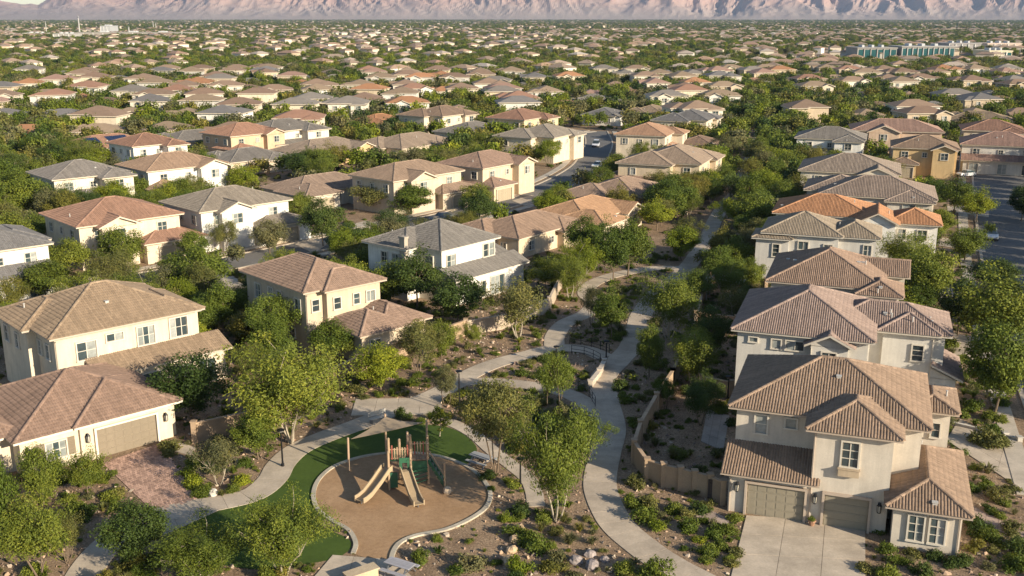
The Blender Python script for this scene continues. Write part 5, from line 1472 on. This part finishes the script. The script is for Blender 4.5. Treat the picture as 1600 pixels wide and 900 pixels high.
# ------------------------------------------------------------------ the 300 trees that show largest are objects, the rest one mass
TREES.sort(key=lambda t: -(t[2] * FPX / depth(t[0], t[1])) - (1e6 if t[6] else 0))
items = []
for i, (x, y, h, w, kind, col, label) in enumerate(TREES[:300]):
    tr, cr = PROTO[kind][i % len(PROTO[kind])]
    K = KIND[kind]
    r = empty(NAMES[kind], x, y, 0, (i * 2.399) % 6.283); r.scale = (w / K['w'], w / K['w'], h / K['h'])
    inst('trunk', tr, r); inst('crown', cr, r, col=GREEN[col])
    tag(r, label, 'tree', 'trees of the neighbourhood')
    if not label: items.append((r, f'{WORDS[col]} {SHAPE[kind]} {relation(x, y)}', x, y))
finish_labels(items)

def scatter_object(name, pts, scale, rot, idx, protos, label, cat):
    me = bpy.data.meshes.new(name); n = len(pts)
    me.vertices.add(n); me.vertices.foreach_set('co', np.ascontiguousarray(pts, np.float32).ravel())
    for nm, typ, arr, key in (('scl', 'FLOAT_VECTOR', scale, 'vector'), ('rot', 'FLOAT_VECTOR', rot, 'vector'), ('idx', 'INT', idx, 'value')):
        a = me.attributes.new(nm, typ, 'POINT'); a.data.foreach_set(key, np.ascontiguousarray(arr, np.int32 if typ == 'INT' else np.float32).ravel())
    o = inst(name, me); tag(o, label, cat, kind='stuff')
    c = bpy.data.collections.new(name + '_kinds')
    for j, (m, col) in enumerate(protos):
        base = m.materials[0].name.split('.')[0]; key = base + '_%.3f_%.3f_%.3f' % col
        if key not in M: M[key] = mat_leaf(base, fixed=col) if base == 'leaf' else mat_tinted(base, .9, .2, 2.0, .22, .15, None, (14, .14), fixed=col)
        m = m.copy(); m.materials[0] = M[key]
        q = bpy.data.objects.new('%s_kind_%03d' % (name, j), m); q.color = (*col, 1); c.objects.link(q)
    ng = bpy.data.node_groups.new(name, 'GeometryNodeTree')
    ng.interface.new_socket('Geometry', in_out='INPUT', socket_type='NodeSocketGeometry'); ng.interface.new_socket('Geometry', in_out='OUTPUT', socket_type='NodeSocketGeometry')
    N = ng.nodes; Lk = ng.links
    gi = N.new('NodeGroupInput'); go = N.new('NodeGroupOutput'); ip = N.new('GeometryNodeInstanceOnPoints'); ci = N.new('GeometryNodeCollectionInfo')
    ci.inputs[0].default_value = c; ci.inputs[1].default_value = True; ci.inputs[2].default_value = True
    def named(nm, dt):
        a = N.new('GeometryNodeInputNamedAttribute'); a.data_type = dt; a.inputs[0].default_value = nm
        return a.outputs[0]
    Lk.new(gi.outputs[0], ip.inputs['Points']); Lk.new(ci.outputs[0], ip.inputs['Instance']); ip.inputs['Pick Instance'].default_value = True
    Lk.new(named('idx', 'INT'), ip.inputs['Instance Index']); Lk.new(named('rot', 'FLOAT_VECTOR'), ip.inputs['Rotation']); Lk.new(named('scl', 'FLOAT_VECTOR'), ip.inputs['Scale'])
    Lk.new(ip.outputs[0], go.inputs[0])
    md = o.modifiers.new('scatter', 'NODES'); md.node_group = ng
    return o
def lite_tree(seed, n=950, sz=.43):
    rg = np.random.default_rng(seed)
    nc = 16; c = rg.normal(size=(nc, 3)); c /= np.linalg.norm(c, axis=1, keepdims=True); c *= rg.uniform(.35, .95, (nc, 1)) ** .7
    c = c * np.array([2.0, 2.0, 1.6]) + np.array([0, 0, 2.7])
    i = rg.integers(nc, size=n); off = rg.normal(size=(n, 3)) * .45
    p = c[i] + off; p[:, 2] = np.maximum(p[:, 2], .35)
    od = p - np.array([0, 0, 2.0]); od /= np.linalg.norm(od, axis=1, keepdims=True)
    t = np.clip(rg.normal(.5, .16, nc)[i] + rg.normal(0, .15, n), 0, 1)
    return leaf_mesh('far_crown', p, od + np.array([0, 0, .4]), sz, .75, t, rg)
LT = []
for s in range(3):
    m = lite_tree(100 + s)
    for c in ('g', 'md', 'yg', 'dk', 'ol', 'br', 'gr', 'au'): LT.append((m, GREEN[c]))
def rest_points():
    p = [(t[0], t[1], 0) for t in TREES[300:]]; s = [(t[3] / 4.8, t[3] / 4.8, t[2] / 4.7) for t in TREES[300:]]
    a = frustum(745, 2500, 38000, rng, 1.1); b = frustum(2500, 8300, 44000, rng, 1.1)
    for q, lo, hi in ((a, .85, 1.5), (b, 1.15, 2.0)):
        dens = np.array([noise.noise(Vector((x * .006, y * .003, 1.3))) + .6 * noise.noise(Vector((x * .02, y * .01, 4))) for x, y in q])
        q = q[dens > -.4 + rng.normal(0, .12, len(q))]
        w = rng.uniform(lo, hi, len(q)); hh = w * rng.uniform(.75, 1.15, len(q))
        p += [(x, y, 0) for x, y in q]; s += list(zip(w, w, hh))
    return np.array(p), np.array(s)
pt, sc = rest_points()
n = len(pt); ro = np.zeros((n, 3)); ro[:, 2] = rng.uniform(0, 6.28, n)
scatter_object('distant_trees', pt, sc, ro, rng.integers(0, len(LT), n), LT, 'mass of green trees filling the plain between the distant roofs', 'trees')

# ------------------------------------------------------------------ houses too far to tell apart
def far_houses():
    a = frustum(740, 2500, 3000, rng, 1.1); b = frustum(2500, 8000, 4000, rng, 1.1)
    V, F, Tn = [], [], []; 
    pts = [(x, y, 1.0) for x, y in rest] + [(x, y, 1.0) for x, y in a] + [(x, y, 1.25) for x, y in b]
    wall_v, wall_f, wall_t, roof_v, roof_f, roof_t = [], [], [], [], [], []
    for x, y, k in pts:
        w, d = rng.uniform(10, 16) * k, rng.uniform(8.5, 12) * k; h = rng.choice([3.0, 3.2, 5.6]) * (1 if k == 1 else 1.0); o = .6
        an = R((-43 if x < 60 else 19) + rng.choice([0, 90])) + rng.normal(0, .15); ca, sa = math.cos(-an), math.sin(-an)
        def tr(u, v, z): return (x + u * ca - v * sa, y + u * sa + v * ca, z)
        n0 = len(wall_v)
        wall_v += [tr(*q) for q in ((-w / 2, -d / 2, 0), (w / 2, -d / 2, 0), (w / 2, d / 2, 0), (-w / 2, d / 2, 0), (-w / 2, -d / 2, h), (w / 2, -d / 2, h), (w / 2, d / 2, h), (-w / 2, d / 2, h))]
        wall_f += [(n0, n0 + 1, n0 + 5, n0 + 4), (n0 + 1, n0 + 2, n0 + 6, n0 + 5), (n0 + 2, n0 + 3, n0 + 7, n0 + 6), (n0 + 3, n0, n0 + 4, n0 + 7)]; wall_t += [rng.random()] * 4
        m = len(roof_v); W2, D2 = w / 2 + o, d / 2 + o; zr = h + .34 * D2
        roof_v += [tr(*q) for q in ((-W2, -D2, h), (W2, -D2, h), (W2, D2, h), (-W2, D2, h), (-W2 + D2, 0, zr), (W2 - D2, 0, zr))]
        t = rng.random()
        roof_f += [(m, m + 1, m + 5, m + 4), (m + 2, m + 3, m + 4, m + 5), (m + 3, m, m + 4, m + 4), (m + 1, m + 2, m + 5, m + 5)]; roof_t += [t] * 4
    def mk(name, v, f, t, mat, parent=None):
        me = bpy.data.meshes.new(name); me.from_pydata(v, [], [tuple(dict.fromkeys(q)) for q in f])
        a_ = me.attributes.new('tint', 'FLOAT', 'FACE'); a_.data.foreach_set('value', np.array(t, np.float32)); me.materials.append(mat)
        return inst(name, me, parent)
    hw = mk('distant_houses', wall_v, wall_f, wall_t, M['far_wall'])
    tag(hw, 'tiny distant houses scattered over the plain below the mountains', 'houses', kind='stuff')
    rr = mk('distant_roofs', roof_v, roof_f, roof_t, M['far_roof'], hw)
def mat_ramp(name, stops):
    m, nt, N, L, B = new_mat(name)
    L.new(ramp(nt, tint_attr(nt), stops), B.inputs['Base Color']); B.inputs['Roughness'].default_value = .9; B.inputs['Specular IOR Level'].default_value = .1
    return m
M['far_wall'] = mat_ramp('distant_wall', [(0, (.45, .36, .26)), (.3, (.6, .52, .4)), (.6, (.66, .6, .5)), (.9, (.55, .43, .3)), (1, (.75, .72, .66))])
M['far_roof'] = mat_ramp('distant_roof', [(0, (.24, .18, .14)), (.25, (.33, .21, .15)), (.5, (.28, .22, .17)), (.75, (.38, .25, .17)), (1, (.42, .37, .32))])
far_houses()

# ------------------------------------------------------------------ office blocks, warehouses and masts on the plain
def office(px0, px1, py, h, label, wallc, bays, glass=True, dp=30, name='office_building', fin=(.7, .68, .64)):
    a = P(px0, py); b = P(px1, py); w = math.hypot(b[0] - a[0], b[1] - a[1]); an = math.atan2(b[1] - a[1], b[0] - a[0])
    r = empty(name, a[0], a[1], 0, an); tag(r, label, 'building', 'larger buildings on the plain')
    MB().box(0, w, 0, dp, 0, h).build('wall', M['stucco'], r, col=wallc)
    MB().box(-.5, w + .5, -.5, dp + .5, h, h + .8).build('parapet', M['stucco'], r, col=tuple(c * 1.05 for c in wallc))
    bw = w / bays
    for i in range(bays):
        if glass: MB().box(bw * i + bw * .12, bw * (i + .88), -.25, .01, h * .12, h * .9).build('window', M['office_glass'], r)
        MB().box(bw * i - .35, bw * i + .35, -.8, .01, 0, h * .97).build('fin', M['stucco'], r, col=fin)
    for i in range(3): MB().box(w * (.2 + .25 * i), w * (.2 + .25 * i) + w * .06, dp * .3, dp * .6, h + .8, h + 2.6).build('roof_unit', M['stucco'], r, col=(.5, .5, .5))
M['office_glass'] = mat_plain('teal_glass', (.02, .085, .09), .15, 0, .6)
office(1339, 1400, 94, 9, 'left wing of the teal-glazed office block on the plain', (.3, .285, .26), 6, fin=(.38, .36, .33))
office(1408, 1490, 94, 10, 'long white-finned office block with teal glass', (.32, .31, .29), 10, fin=(.4, .39, .37))
office(1482, 1532, 82, 8, 'white flat-roofed block behind the office wings', (.34, .32, .31), 5, False)
office(1545, 1580, 95, 7, 'cream low block with openings at the right plain', (.66, .58, .42), 4)
office(1542, 1595, 80, 7, 'pinkish long flat block beyond the cream low block', (.6, .48, .4), 5, False)
office(115, 300, 58, 7, 'very long pale warehouse on the left plain', (.36, .33, .28), 12, False, 40, 'warehouse')
office(84, 116, 62, 8, 'bright white block left of the long warehouse', (.42, .4, .37), 4, False, 30, 'warehouse')
office(158, 173, 55, 16, 'tall white box building below the left mountains', (.42, .42, .42), 3, False, 40, 'warehouse')
office(36, 72, 57, 5, 'low pale shed at the far left plain', (.6, .57, .5), 4, False, 30, 'warehouse')
def mast(px, py, top, rad, label):
    x, y = P(px, py); d = depth(x, y, 0); h = (py - top) * d / FPX
    r = empty('chimney_mast', x, y); tag(r, label, 'mast', 'masts on the left plain')
    MB().tube([(0, 0, 0), (0, 0, h)], [rad, rad * .6], 8).build('shaft', M['lead'], r)
    MB().tube([(0, 0, h * .92), (0, 0, h * .96)], [rad * 1.3, rad * 1.3], 8).build('collar', M['steel'], r)
mast(125, 56, 26, 1.4, 'tallest pale mast on the left plain'); mast(73, 54, 34, 1.0, 'thin mast left of the tallest one'); mast(202, 55, 42, 1.5, 'stubby mast right of the white box building')
mast(240, 47, 35, 1.2, 'left mast of the distant pair'); mast(244, 47, 36, 1.2, 'right mast of the distant pair')

# ------------------------------------------------------------------ shrubs
def blob(seed, n, r, zs, size, asp, lumps=14):
    rg = np.random.default_rng(seed)
    c = rg.normal(size=(lumps, 3)); c /= np.linalg.norm(c, axis=1, keepdims=True); c[:, 2] = np.abs(c[:, 2]); c *= rg.uniform(.3, .8, (lumps, 1))
    i = rg.integers(lumps, size=n); o = rg.normal(size=(n, 3)); o /= np.linalg.norm(o, axis=1, keepdims=True)
    p = c[i] + o * rg.uniform(.1, .42, (n, 1)); p *= r; p[:, 2] = p[:, 2] * zs + r * .1; p[:, 2] = np.maximum(p[:, 2], .02)
    od = p / np.maximum(np.linalg.norm(p, axis=1, keepdims=True), 1e-5)
    t = np.clip(rg.normal(.5, .14, lumps)[i] + rg.normal(0, .16, n), 0, 1)
    return leaf_mesh('shrub', p, od * .8 + np.array([0, 0, .4]), size, asp, t, rg)
def tuft(seed, n, r, h, wid):
    rg = np.random.default_rng(seed)
    az = rg.uniform(0, 6.28, n); lean = rg.uniform(.1, 1.0, n) ** .8; L = rg.uniform(.6, 1.1, n) * h
    d = np.stack([np.cos(az), np.sin(az), np.zeros(n)], 1); b = d * rg.uniform(0, .12, (n, 1)) * r
    s = np.stack([-np.sin(az), np.cos(az), np.zeros(n)], 1) * wid
    m1 = b + d * (lean * r * .45)[:, None] + np.array([0, 0, 1.0]) * (L * .65)[:, None]
    t1 = b + d * (lean * r)[:, None] + np.array([0, 0, 1.0]) * (L * (1.02 - .45 * lean))[:, None]
    v = np.stack([b - s * .5, b + s * .5, m1 + s * .4, m1 - s * .4, t1], 1).reshape(-1, 3)
    k = np.arange(n)[:, None] * 5
    f = np.concatenate([k + np.array([[0, 1, 2, 3]]), k + np.array([[3, 2, 4, 4]])])
    t = np.tile(np.clip(rg.normal(.5, .2, n), 0, 1), 2)
    me = bpy.data.meshes.new('tuft')
    me.from_pydata(v.tolist(), [], [tuple(dict.fromkeys(q)) for q in f.tolist()])
    a = me.attributes.new('tint', 'FLOAT', 'FACE'); a.data.foreach_set('value', t.astype(np.float32)); me.materials.append(M['leaf'])
    return me
SH = dict(clipped=[blob(s, 1900, .62, .85, .085, .6, 26) for s in (1, 2, 3)], loose=[blob(s, 1500, .7, .85, .12, .4, 12) for s in (4, 5, 6, 7)], low=[blob(s, 1100, .7, .5, .1, .5, 10) for s in (8, 9)], tuft=[tuft(s, 170, .6, .65, .03) for s in (10, 11)], agave=[tuft(s, 34, .6, .55, .11) for s in (12, 13)])
SNAME = dict(clipped='clipped_shrub', loose='loose_shrub', low='spreading_shrub', tuft='grass_tuft', agave='spiky_plant')
SWORD = dict(clipped='clipped shrub', loose='loose shrub', low='spreading shrub', tuft='grass clump', agave='spiky plant')
SHRUBS = []
def S(bx, by, wpx, kind, col, label=None):
    x, y = P(bx, by); SHRUBS.append((x, y, 1.15 * wpx * depth(x, y) / FPX, kind, col, label))
for a in [(263, 700, 32, 'clipped', 'br', 'neat round shrub against the garage corner'), (293, 742, 34, 'clipped', 'br', 'upper shrub of the clipped hedge beside the paved driveway'), (303, 758, 40, 'clipped', 'br', 'middle shrub of the clipped hedge beside the paved driveway'), (316, 774, 36, 'clipped', 'md', 'lowest shrub of the clipped hedge beside the paved driveway'),
          (347, 775, 22, 'clipped', 'br', None), (362, 768, 28, 'clipped', 'md', None), (378, 754, 36, 'clipped', 'br', None), (382, 728, 30, 'clipped', 'g', None), (330, 735, 40, 'clipped', 'dk', None), (345, 700, 40, 'loose', 'dk', None),
          (120, 800, 44, 'clipped', 'md', None), (108, 785, 34, 'clipped', 'md', None), (138, 812, 40, 'loose', 'dk', None), (172, 782, 40, 'low', 'md', None), (185, 775, 36, 'low', 'ol', None), (30, 800, 50, 'loose', 'ol', None), (12, 770, 50, 'loose', 'g', None), (25, 850, 55, 'loose', 'md', None), (70, 860, 50, 'loose', 'g', None),
          (1148, 812, 30, 'clipped', 'md', None), (1138, 832, 34, 'clipped', 'md', None), (1118, 838, 36, 'loose', 'g', None), (1106, 866, 38, 'clipped', 'yg', None), (1128, 856, 30, 'clipped', 'md', None), (1028, 826, 40, 'clipped', 'br', None), (1072, 830, 40, 'loose', 'g', None), (1090, 846, 28, 'low', 'br', None), (1015, 795, 40, 'loose', 'ol', None), (990, 790, 36, 'loose', 'yg', None), (1050, 800, 36, 'clipped', 'md', None), (1092, 800, 34, 'loose', 'dk', None),
          (1023, 905, 60, 'loose', 'yg', 'big yellow-green bush at the bottom edge on the winding path'),
          (1385, 862, 36, 'clipped', 'g', None), (1370, 832, 26, 'clipped', 'dk', None), (1402, 880, 40, 'low', 'yg', None), (1430, 868, 34, 'low', 'ol', None), (1460, 872, 34, 'clipped', 'dk', None), (1488, 884, 36, 'clipped', 'dk', None), (1350, 890, 40, 'low', 'ol', None), (1386, 900, 44, 'clipped', 'yg', None), (1440, 900, 40, 'loose', 'dk', None),
          (1516, 765, 34, 'clipped', 'g', None), (1556, 780, 40, 'loose', 'ol', None), (1520, 820, 34, 'clipped', 'md', None), (1545, 842, 50, 'clipped', 'md', None), (1578, 830, 40, 'loose', 'ol', None), (1525, 862, 36, 'loose', 'au', None), (1590, 862, 50, 'loose', 'dk', None), (1585, 895, 50, 'loose', 'g', None), (1500, 880, 36, 'loose', 'dk', None),
          (1518, 640, 40, 'clipped', 'g', None), (1545, 655, 34, 'clipped', 'md', None), (1500, 650, 36, 'low', 'md', None), (1562, 632, 34, 'clipped', 'g', None), (1530, 690, 50, 'loose', 'ol', None), (1560, 700, 50, 'loose', 'ol', None), (1590, 880, 40, 'low', 'md', None),
          (735, 885, 48, 'loose', 'gr', 'grey-green bush in the gravel below the play area'), (655, 875, 34, 'loose', 'yg', None), (712, 895, 40, 'low', 'g', None), (685, 865, 30, 'agave', 'dk', None), (790, 812, 30, 'loose', 'br', None), (815, 800, 36, 'loose', 'dk', None), (812, 890, 44, 'loose', 'br', None), (838, 860, 44, 'loose', 'g', None), (890, 850, 44, 'tuft', 'gr', None), (775, 882, 26, 'low', 'g', None), (905, 830, 30, 'tuft', 'au', None), (880, 815, 34, 'tuft', 'ol', None), (925, 850, 30, 'tuft', 'gr', None), (845, 830, 30, 'tuft', 'ol', None), (733, 848, 20, 'tuft', 'dk', None),
          (795, 690, 40, 'loose', 'ol', None), (730, 660, 40, 'tuft', 'ol', None), (745, 640, 40, 'loose', 'ol', None), (770, 650, 40, 'loose', 'md', None), (800, 655, 34, 'agave', 'yg', None), (838, 658, 36, 'agave', 'g', None), (825, 690, 30, 'tuft', 'au', None), (845, 700, 36, 'loose', 'ol', None), (705, 630, 30, 'loose', 'ol', None), (672, 655, 26, 'low', 'ol', None), (704, 655, 24, 'low', 'br', None),
          (1268, 822, 14, 'clipped', 'yg', 'small round bush in the pot between the garage doors')]: S(*a)
rs = np.random.default_rng(77)
bed = frustum(52, 150, 8000, rs, 1.08)
bed = bed[~blocked(bed, .45)]
bed = bed[[noise.noise(Vector((x * .16, y * .16, 0))) + rs.normal(0, .25) > -.28 for x, y in bed]]
bp = np.array([Q(*k) for k in bed]); bed = bed[~((bp[:, 0] > 612) & (bp[:, 0] < 800) & (bp[:, 1] > 785)) | (rs.random(len(bed)) < .12)]
ex = np.array([(s[0], s[1]) for s in SHRUBS])
KS = ['loose', 'loose', 'low', 'low', 'tuft', 'agave', 'clipped']
for x, y in bed:
    if np.min(np.linalg.norm(ex - (x, y), axis=1)) < .9: continue
    SHRUBS.append((x, y, min(2.4, max(.5, rs.gamma(5, .23))), KS[rs.integers(len(KS))], ['g', 'md', 'ol', 'gr', 'yg', 'ol', 'dk', 'au'][rs.integers(8)], None))
b2 = frustum(150, 340, 3200, rs, 1.05); b2 = b2[~blocked(b2, .8)]
for x, y in b2: SHRUBS.append((x, y, rs.uniform(1.0, 2.4), ['loose', 'low', 'clipped'][rs.integers(3)], COLK[rs.integers(len(COLK))], None))
SHRUBS.sort(key=lambda s: -(s[2] * FPX / depth(s[0], s[1])) - (1e6 if s[5] else 0))
for sh in (('playground beds', 640, 640, 4), ('play area', 628, 770, 7), ('garden path loop', 960, 480, 6), ('central bed', 820, 680, 6), ('winding path bend', 950, 700, 4)):
    x, y = P(sh[1], sh[2]); LAND.append((sh[0], x, y, sh[3]))
items = []
for i, (x, y, w, kind, col, label) in enumerate(SHRUBS[:300]):
    m = SH[kind][i % len(SH[kind])]; k = w / 1.35
    o = inst(SNAME[kind], m, None, (x, y, .44 if label and 'in the pot' in label else 0), (0, 0, (i * 2.4) % 6.28), (k, k, k * rs.uniform(.85, 1.1)), GREEN[col])
    tag(o, label, 'shrub', 'shrubs of the beds')
    if not label: items.append((o, f'{WORDS[col]} {SWORD[kind]} {relation(x, y)}', x, y))
finish_labels(items)
SL = []
for kd, ms in SH.items():
    for m in ms[:2]:
        for c in ('g', 'ol', 'yg', 'gr', 'md'): SL.append((m, GREEN[c]))
left = SHRUBS[300:]
gc = frustum(50, 135, 5200, rs, 1.08); gc = gc[~blocked(gc, .15)]
pp = np.array([(s[0], s[1], 0) for s in left] + [(x, y, 0) for x, y in gc])
ss = np.array([[s[2] / 1.35] * 3 for s in left] + [[v] * 3 for v in rs.uniform(.12, .45, len(gc))])
rr_ = np.zeros((len(pp), 3)); rr_[:, 2] = rs.uniform(0, 6.28, len(pp))
scatter_object('ground_cover', pp, ss, rr_, rs.integers(0, len(SL), len(pp)), SL, 'low desert planting covering the gravel beds and yards', 'ground cover')
# gravel stones
def stone_mesh(seed):
    rg = random.Random(seed); v = []
    for d in ((1, 0, 0), (0, 1, 0), (-1, 0, 0), (0, -1, 0), (0, 0, .8), (0, 0, -.5), (.7, .7, .3), (-.7, .6, .35), (.6, -.7, .3)):
        k = rg.uniform(.75, 1.2); v.append(tuple(c * k for c in d))
    import bmesh
    bm = bmesh.new(); [bm.verts.new(p) for p in v]; bmesh.ops.convex_hull(bm, input=bm.verts)
    me = bpy.data.meshes.new('stone'); bm.to_mesh(me); bm.free(); me.materials.append(M['stone'])
    me.attributes.new('tint', 'FLOAT', 'FACE').data.foreach_set('value', np.full(len(me.polygons), .5, np.float32))
    return me
ST = [(stone_mesh(s), c) for s in range(4) for c in ((.40, .28, .19), (.33, .22, .16), (.46, .37, .28), (.24, .18, .15))]
gp_ = frustum(50, 120, 26000, rs, 1.06); gp_ = gp_[~blocked(gp_, .1)]
gs = rs.gamma(2.0, .045, len(gp_)).clip(.04, .32)
sc = np.stack([gs, gs * rs.uniform(.7, 1, len(gp_)), gs * rs.uniform(.5, .9, len(gp_))], 1); rr_ = rs.uniform(0, 6.28, (len(gp_), 3))
scatter_object('gravel', np.c_[gp_, np.zeros(len(gp_))], sc, rr_, rs.integers(0, len(ST), len(gp_)), ST, 'brown gravel and small stones lying on the beds', 'gravel')

# ------------------------------------------------------------------ mountains
def mountains():
    nb, nd = 900, 90
    v = []
    bs = np.linspace(-38, 38, nb)
    for j in range(nd):
        t = j / (nd - 1)
        for b in bs:
            d = 8200 + 5200 * t
            x, y = math.sin(R(b)) * d, math.cos(R(b)) * d
            px = 800 + math.tan(R(b)) * FPX / CP
            # height of the skyline over the picture: low on the left, high beyond
            env = np.interp(px, [-400, 0, 60, 95, 130, 170, 215, 260, 330, 450, 700, 1000, 1300, 1600, 2000], [170, 120, 100, 190, 260, 210, 200, 330, 620, 760, 860, 900, 880, 820, 760])
            rl = b * 170.0; wob = 260 * noise.noise(Vector((x * .0009, y * .0009, 7)))
            n1 = 1 - abs(noise.noise(Vector((x * .00042, y * .00042, 2.1)))) * 2
            n2 = 1 - abs(noise.noise(Vector(((rl + wob) * .0016, d * .0005, 5.7)))) * 2
            n3 = 1 - abs(noise.noise(Vector(((rl + wob * .6) * .0052, d * .0016, 9.2)))) * 2
            n4 = 1 - abs(noise.noise(Vector(((rl + wob) * .014, d * .006, 3)))) * 2
            rise = min(1, max(0, (t - .05) / .6)) ** 1.15
            fan = 70 * min(1, t / .25)
            h = fan * .6 + env * rise * max(0, .20 + .36 * n1 + .50 * n2 + .30 * n3 + .13 * n4) * 1.05
            v.append((x, y, max(h, -5) if j else -8))
    f = [(j * nb + i, j * nb + i + 1, (j + 1) * nb + i + 1, (j + 1) * nb + i) for j in range(nd - 1) for i in range(nb - 1)]
    m, nt, N, L, B = new_mat('mountain_rock')
    tc = N.new('ShaderNodeTexCoord'); sx = N.new('ShaderNodeSeparateXYZ'); L.new(tc.outputs['Object'], sx.inputs[0])
    mp = N.new('ShaderNodeMapRange'); L.new(sx.outputs[2], mp.inputs[0]); mp.inputs[1].default_value = 20; mp.inputs[2].default_value = 420
    band = N.new('ShaderNodeMath'); band.operation = 'ADD'; L.new(mp.outputs[0], band.inputs[0])
    nn = noise_tex(nt, .004, 6, .65); sub = N.new('ShaderNodeMath'); sub.operation = 'MULTIPLY_ADD'; L.new(nn, sub.inputs[0]); sub.inputs[1].default_value = .5; sub.inputs[2].default_value = -.25; L.new(sub.outputs[0], band.inputs[1])
    c = ramp(nt, band.outputs[0], [(0, (.33, .27, .235)), (.18, (.36, .275, .24)), (.4, (.42, .275, .225)), (.6, (.35, .235, .205)), (.8, (.45, .31, .25)), (1, (.35, .25, .22))])
    L.new(c, B.inputs['Base Color']); B.inputs['Roughness'].default_value = 1; B.inputs['Specular IOR Level'].default_value = 0
    bump(nt, noise_tex(nt, .02, 8, .7), .5, 14, B)
    me = bpy.data.meshes.new('mountains'); me.from_pydata(v, [], f); me.materials.append(m)
    o = inst('mountains', me); tag(o, kind='structure')
mountains()

# ------------------------------------------------------------------ haze
def haze(density=3.8e-5):
    m = bpy.data.materials.new('haze'); m.use_nodes = True; nt = m.node_tree
    nt.nodes.remove(nt.nodes['Principled BSDF'])
    pv = nt.nodes.new('ShaderNodeVolumePrincipled'); pv.inputs['Color'].default_value = (.52, .7, 1, 1); pv.inputs['Density'].default_value = density; pv.inputs['Anisotropy'].default_value = .1
    nt.links.new(pv.outputs[0], nt.nodes['Material Output'].inputs['Volume'])
    o = MB().box(-9500, 9500, -500, 14000, -20, 1350).build('haze', m); tag(o, 'thin bluish haze over the plain', 'haze', kind='stuff')
haze()
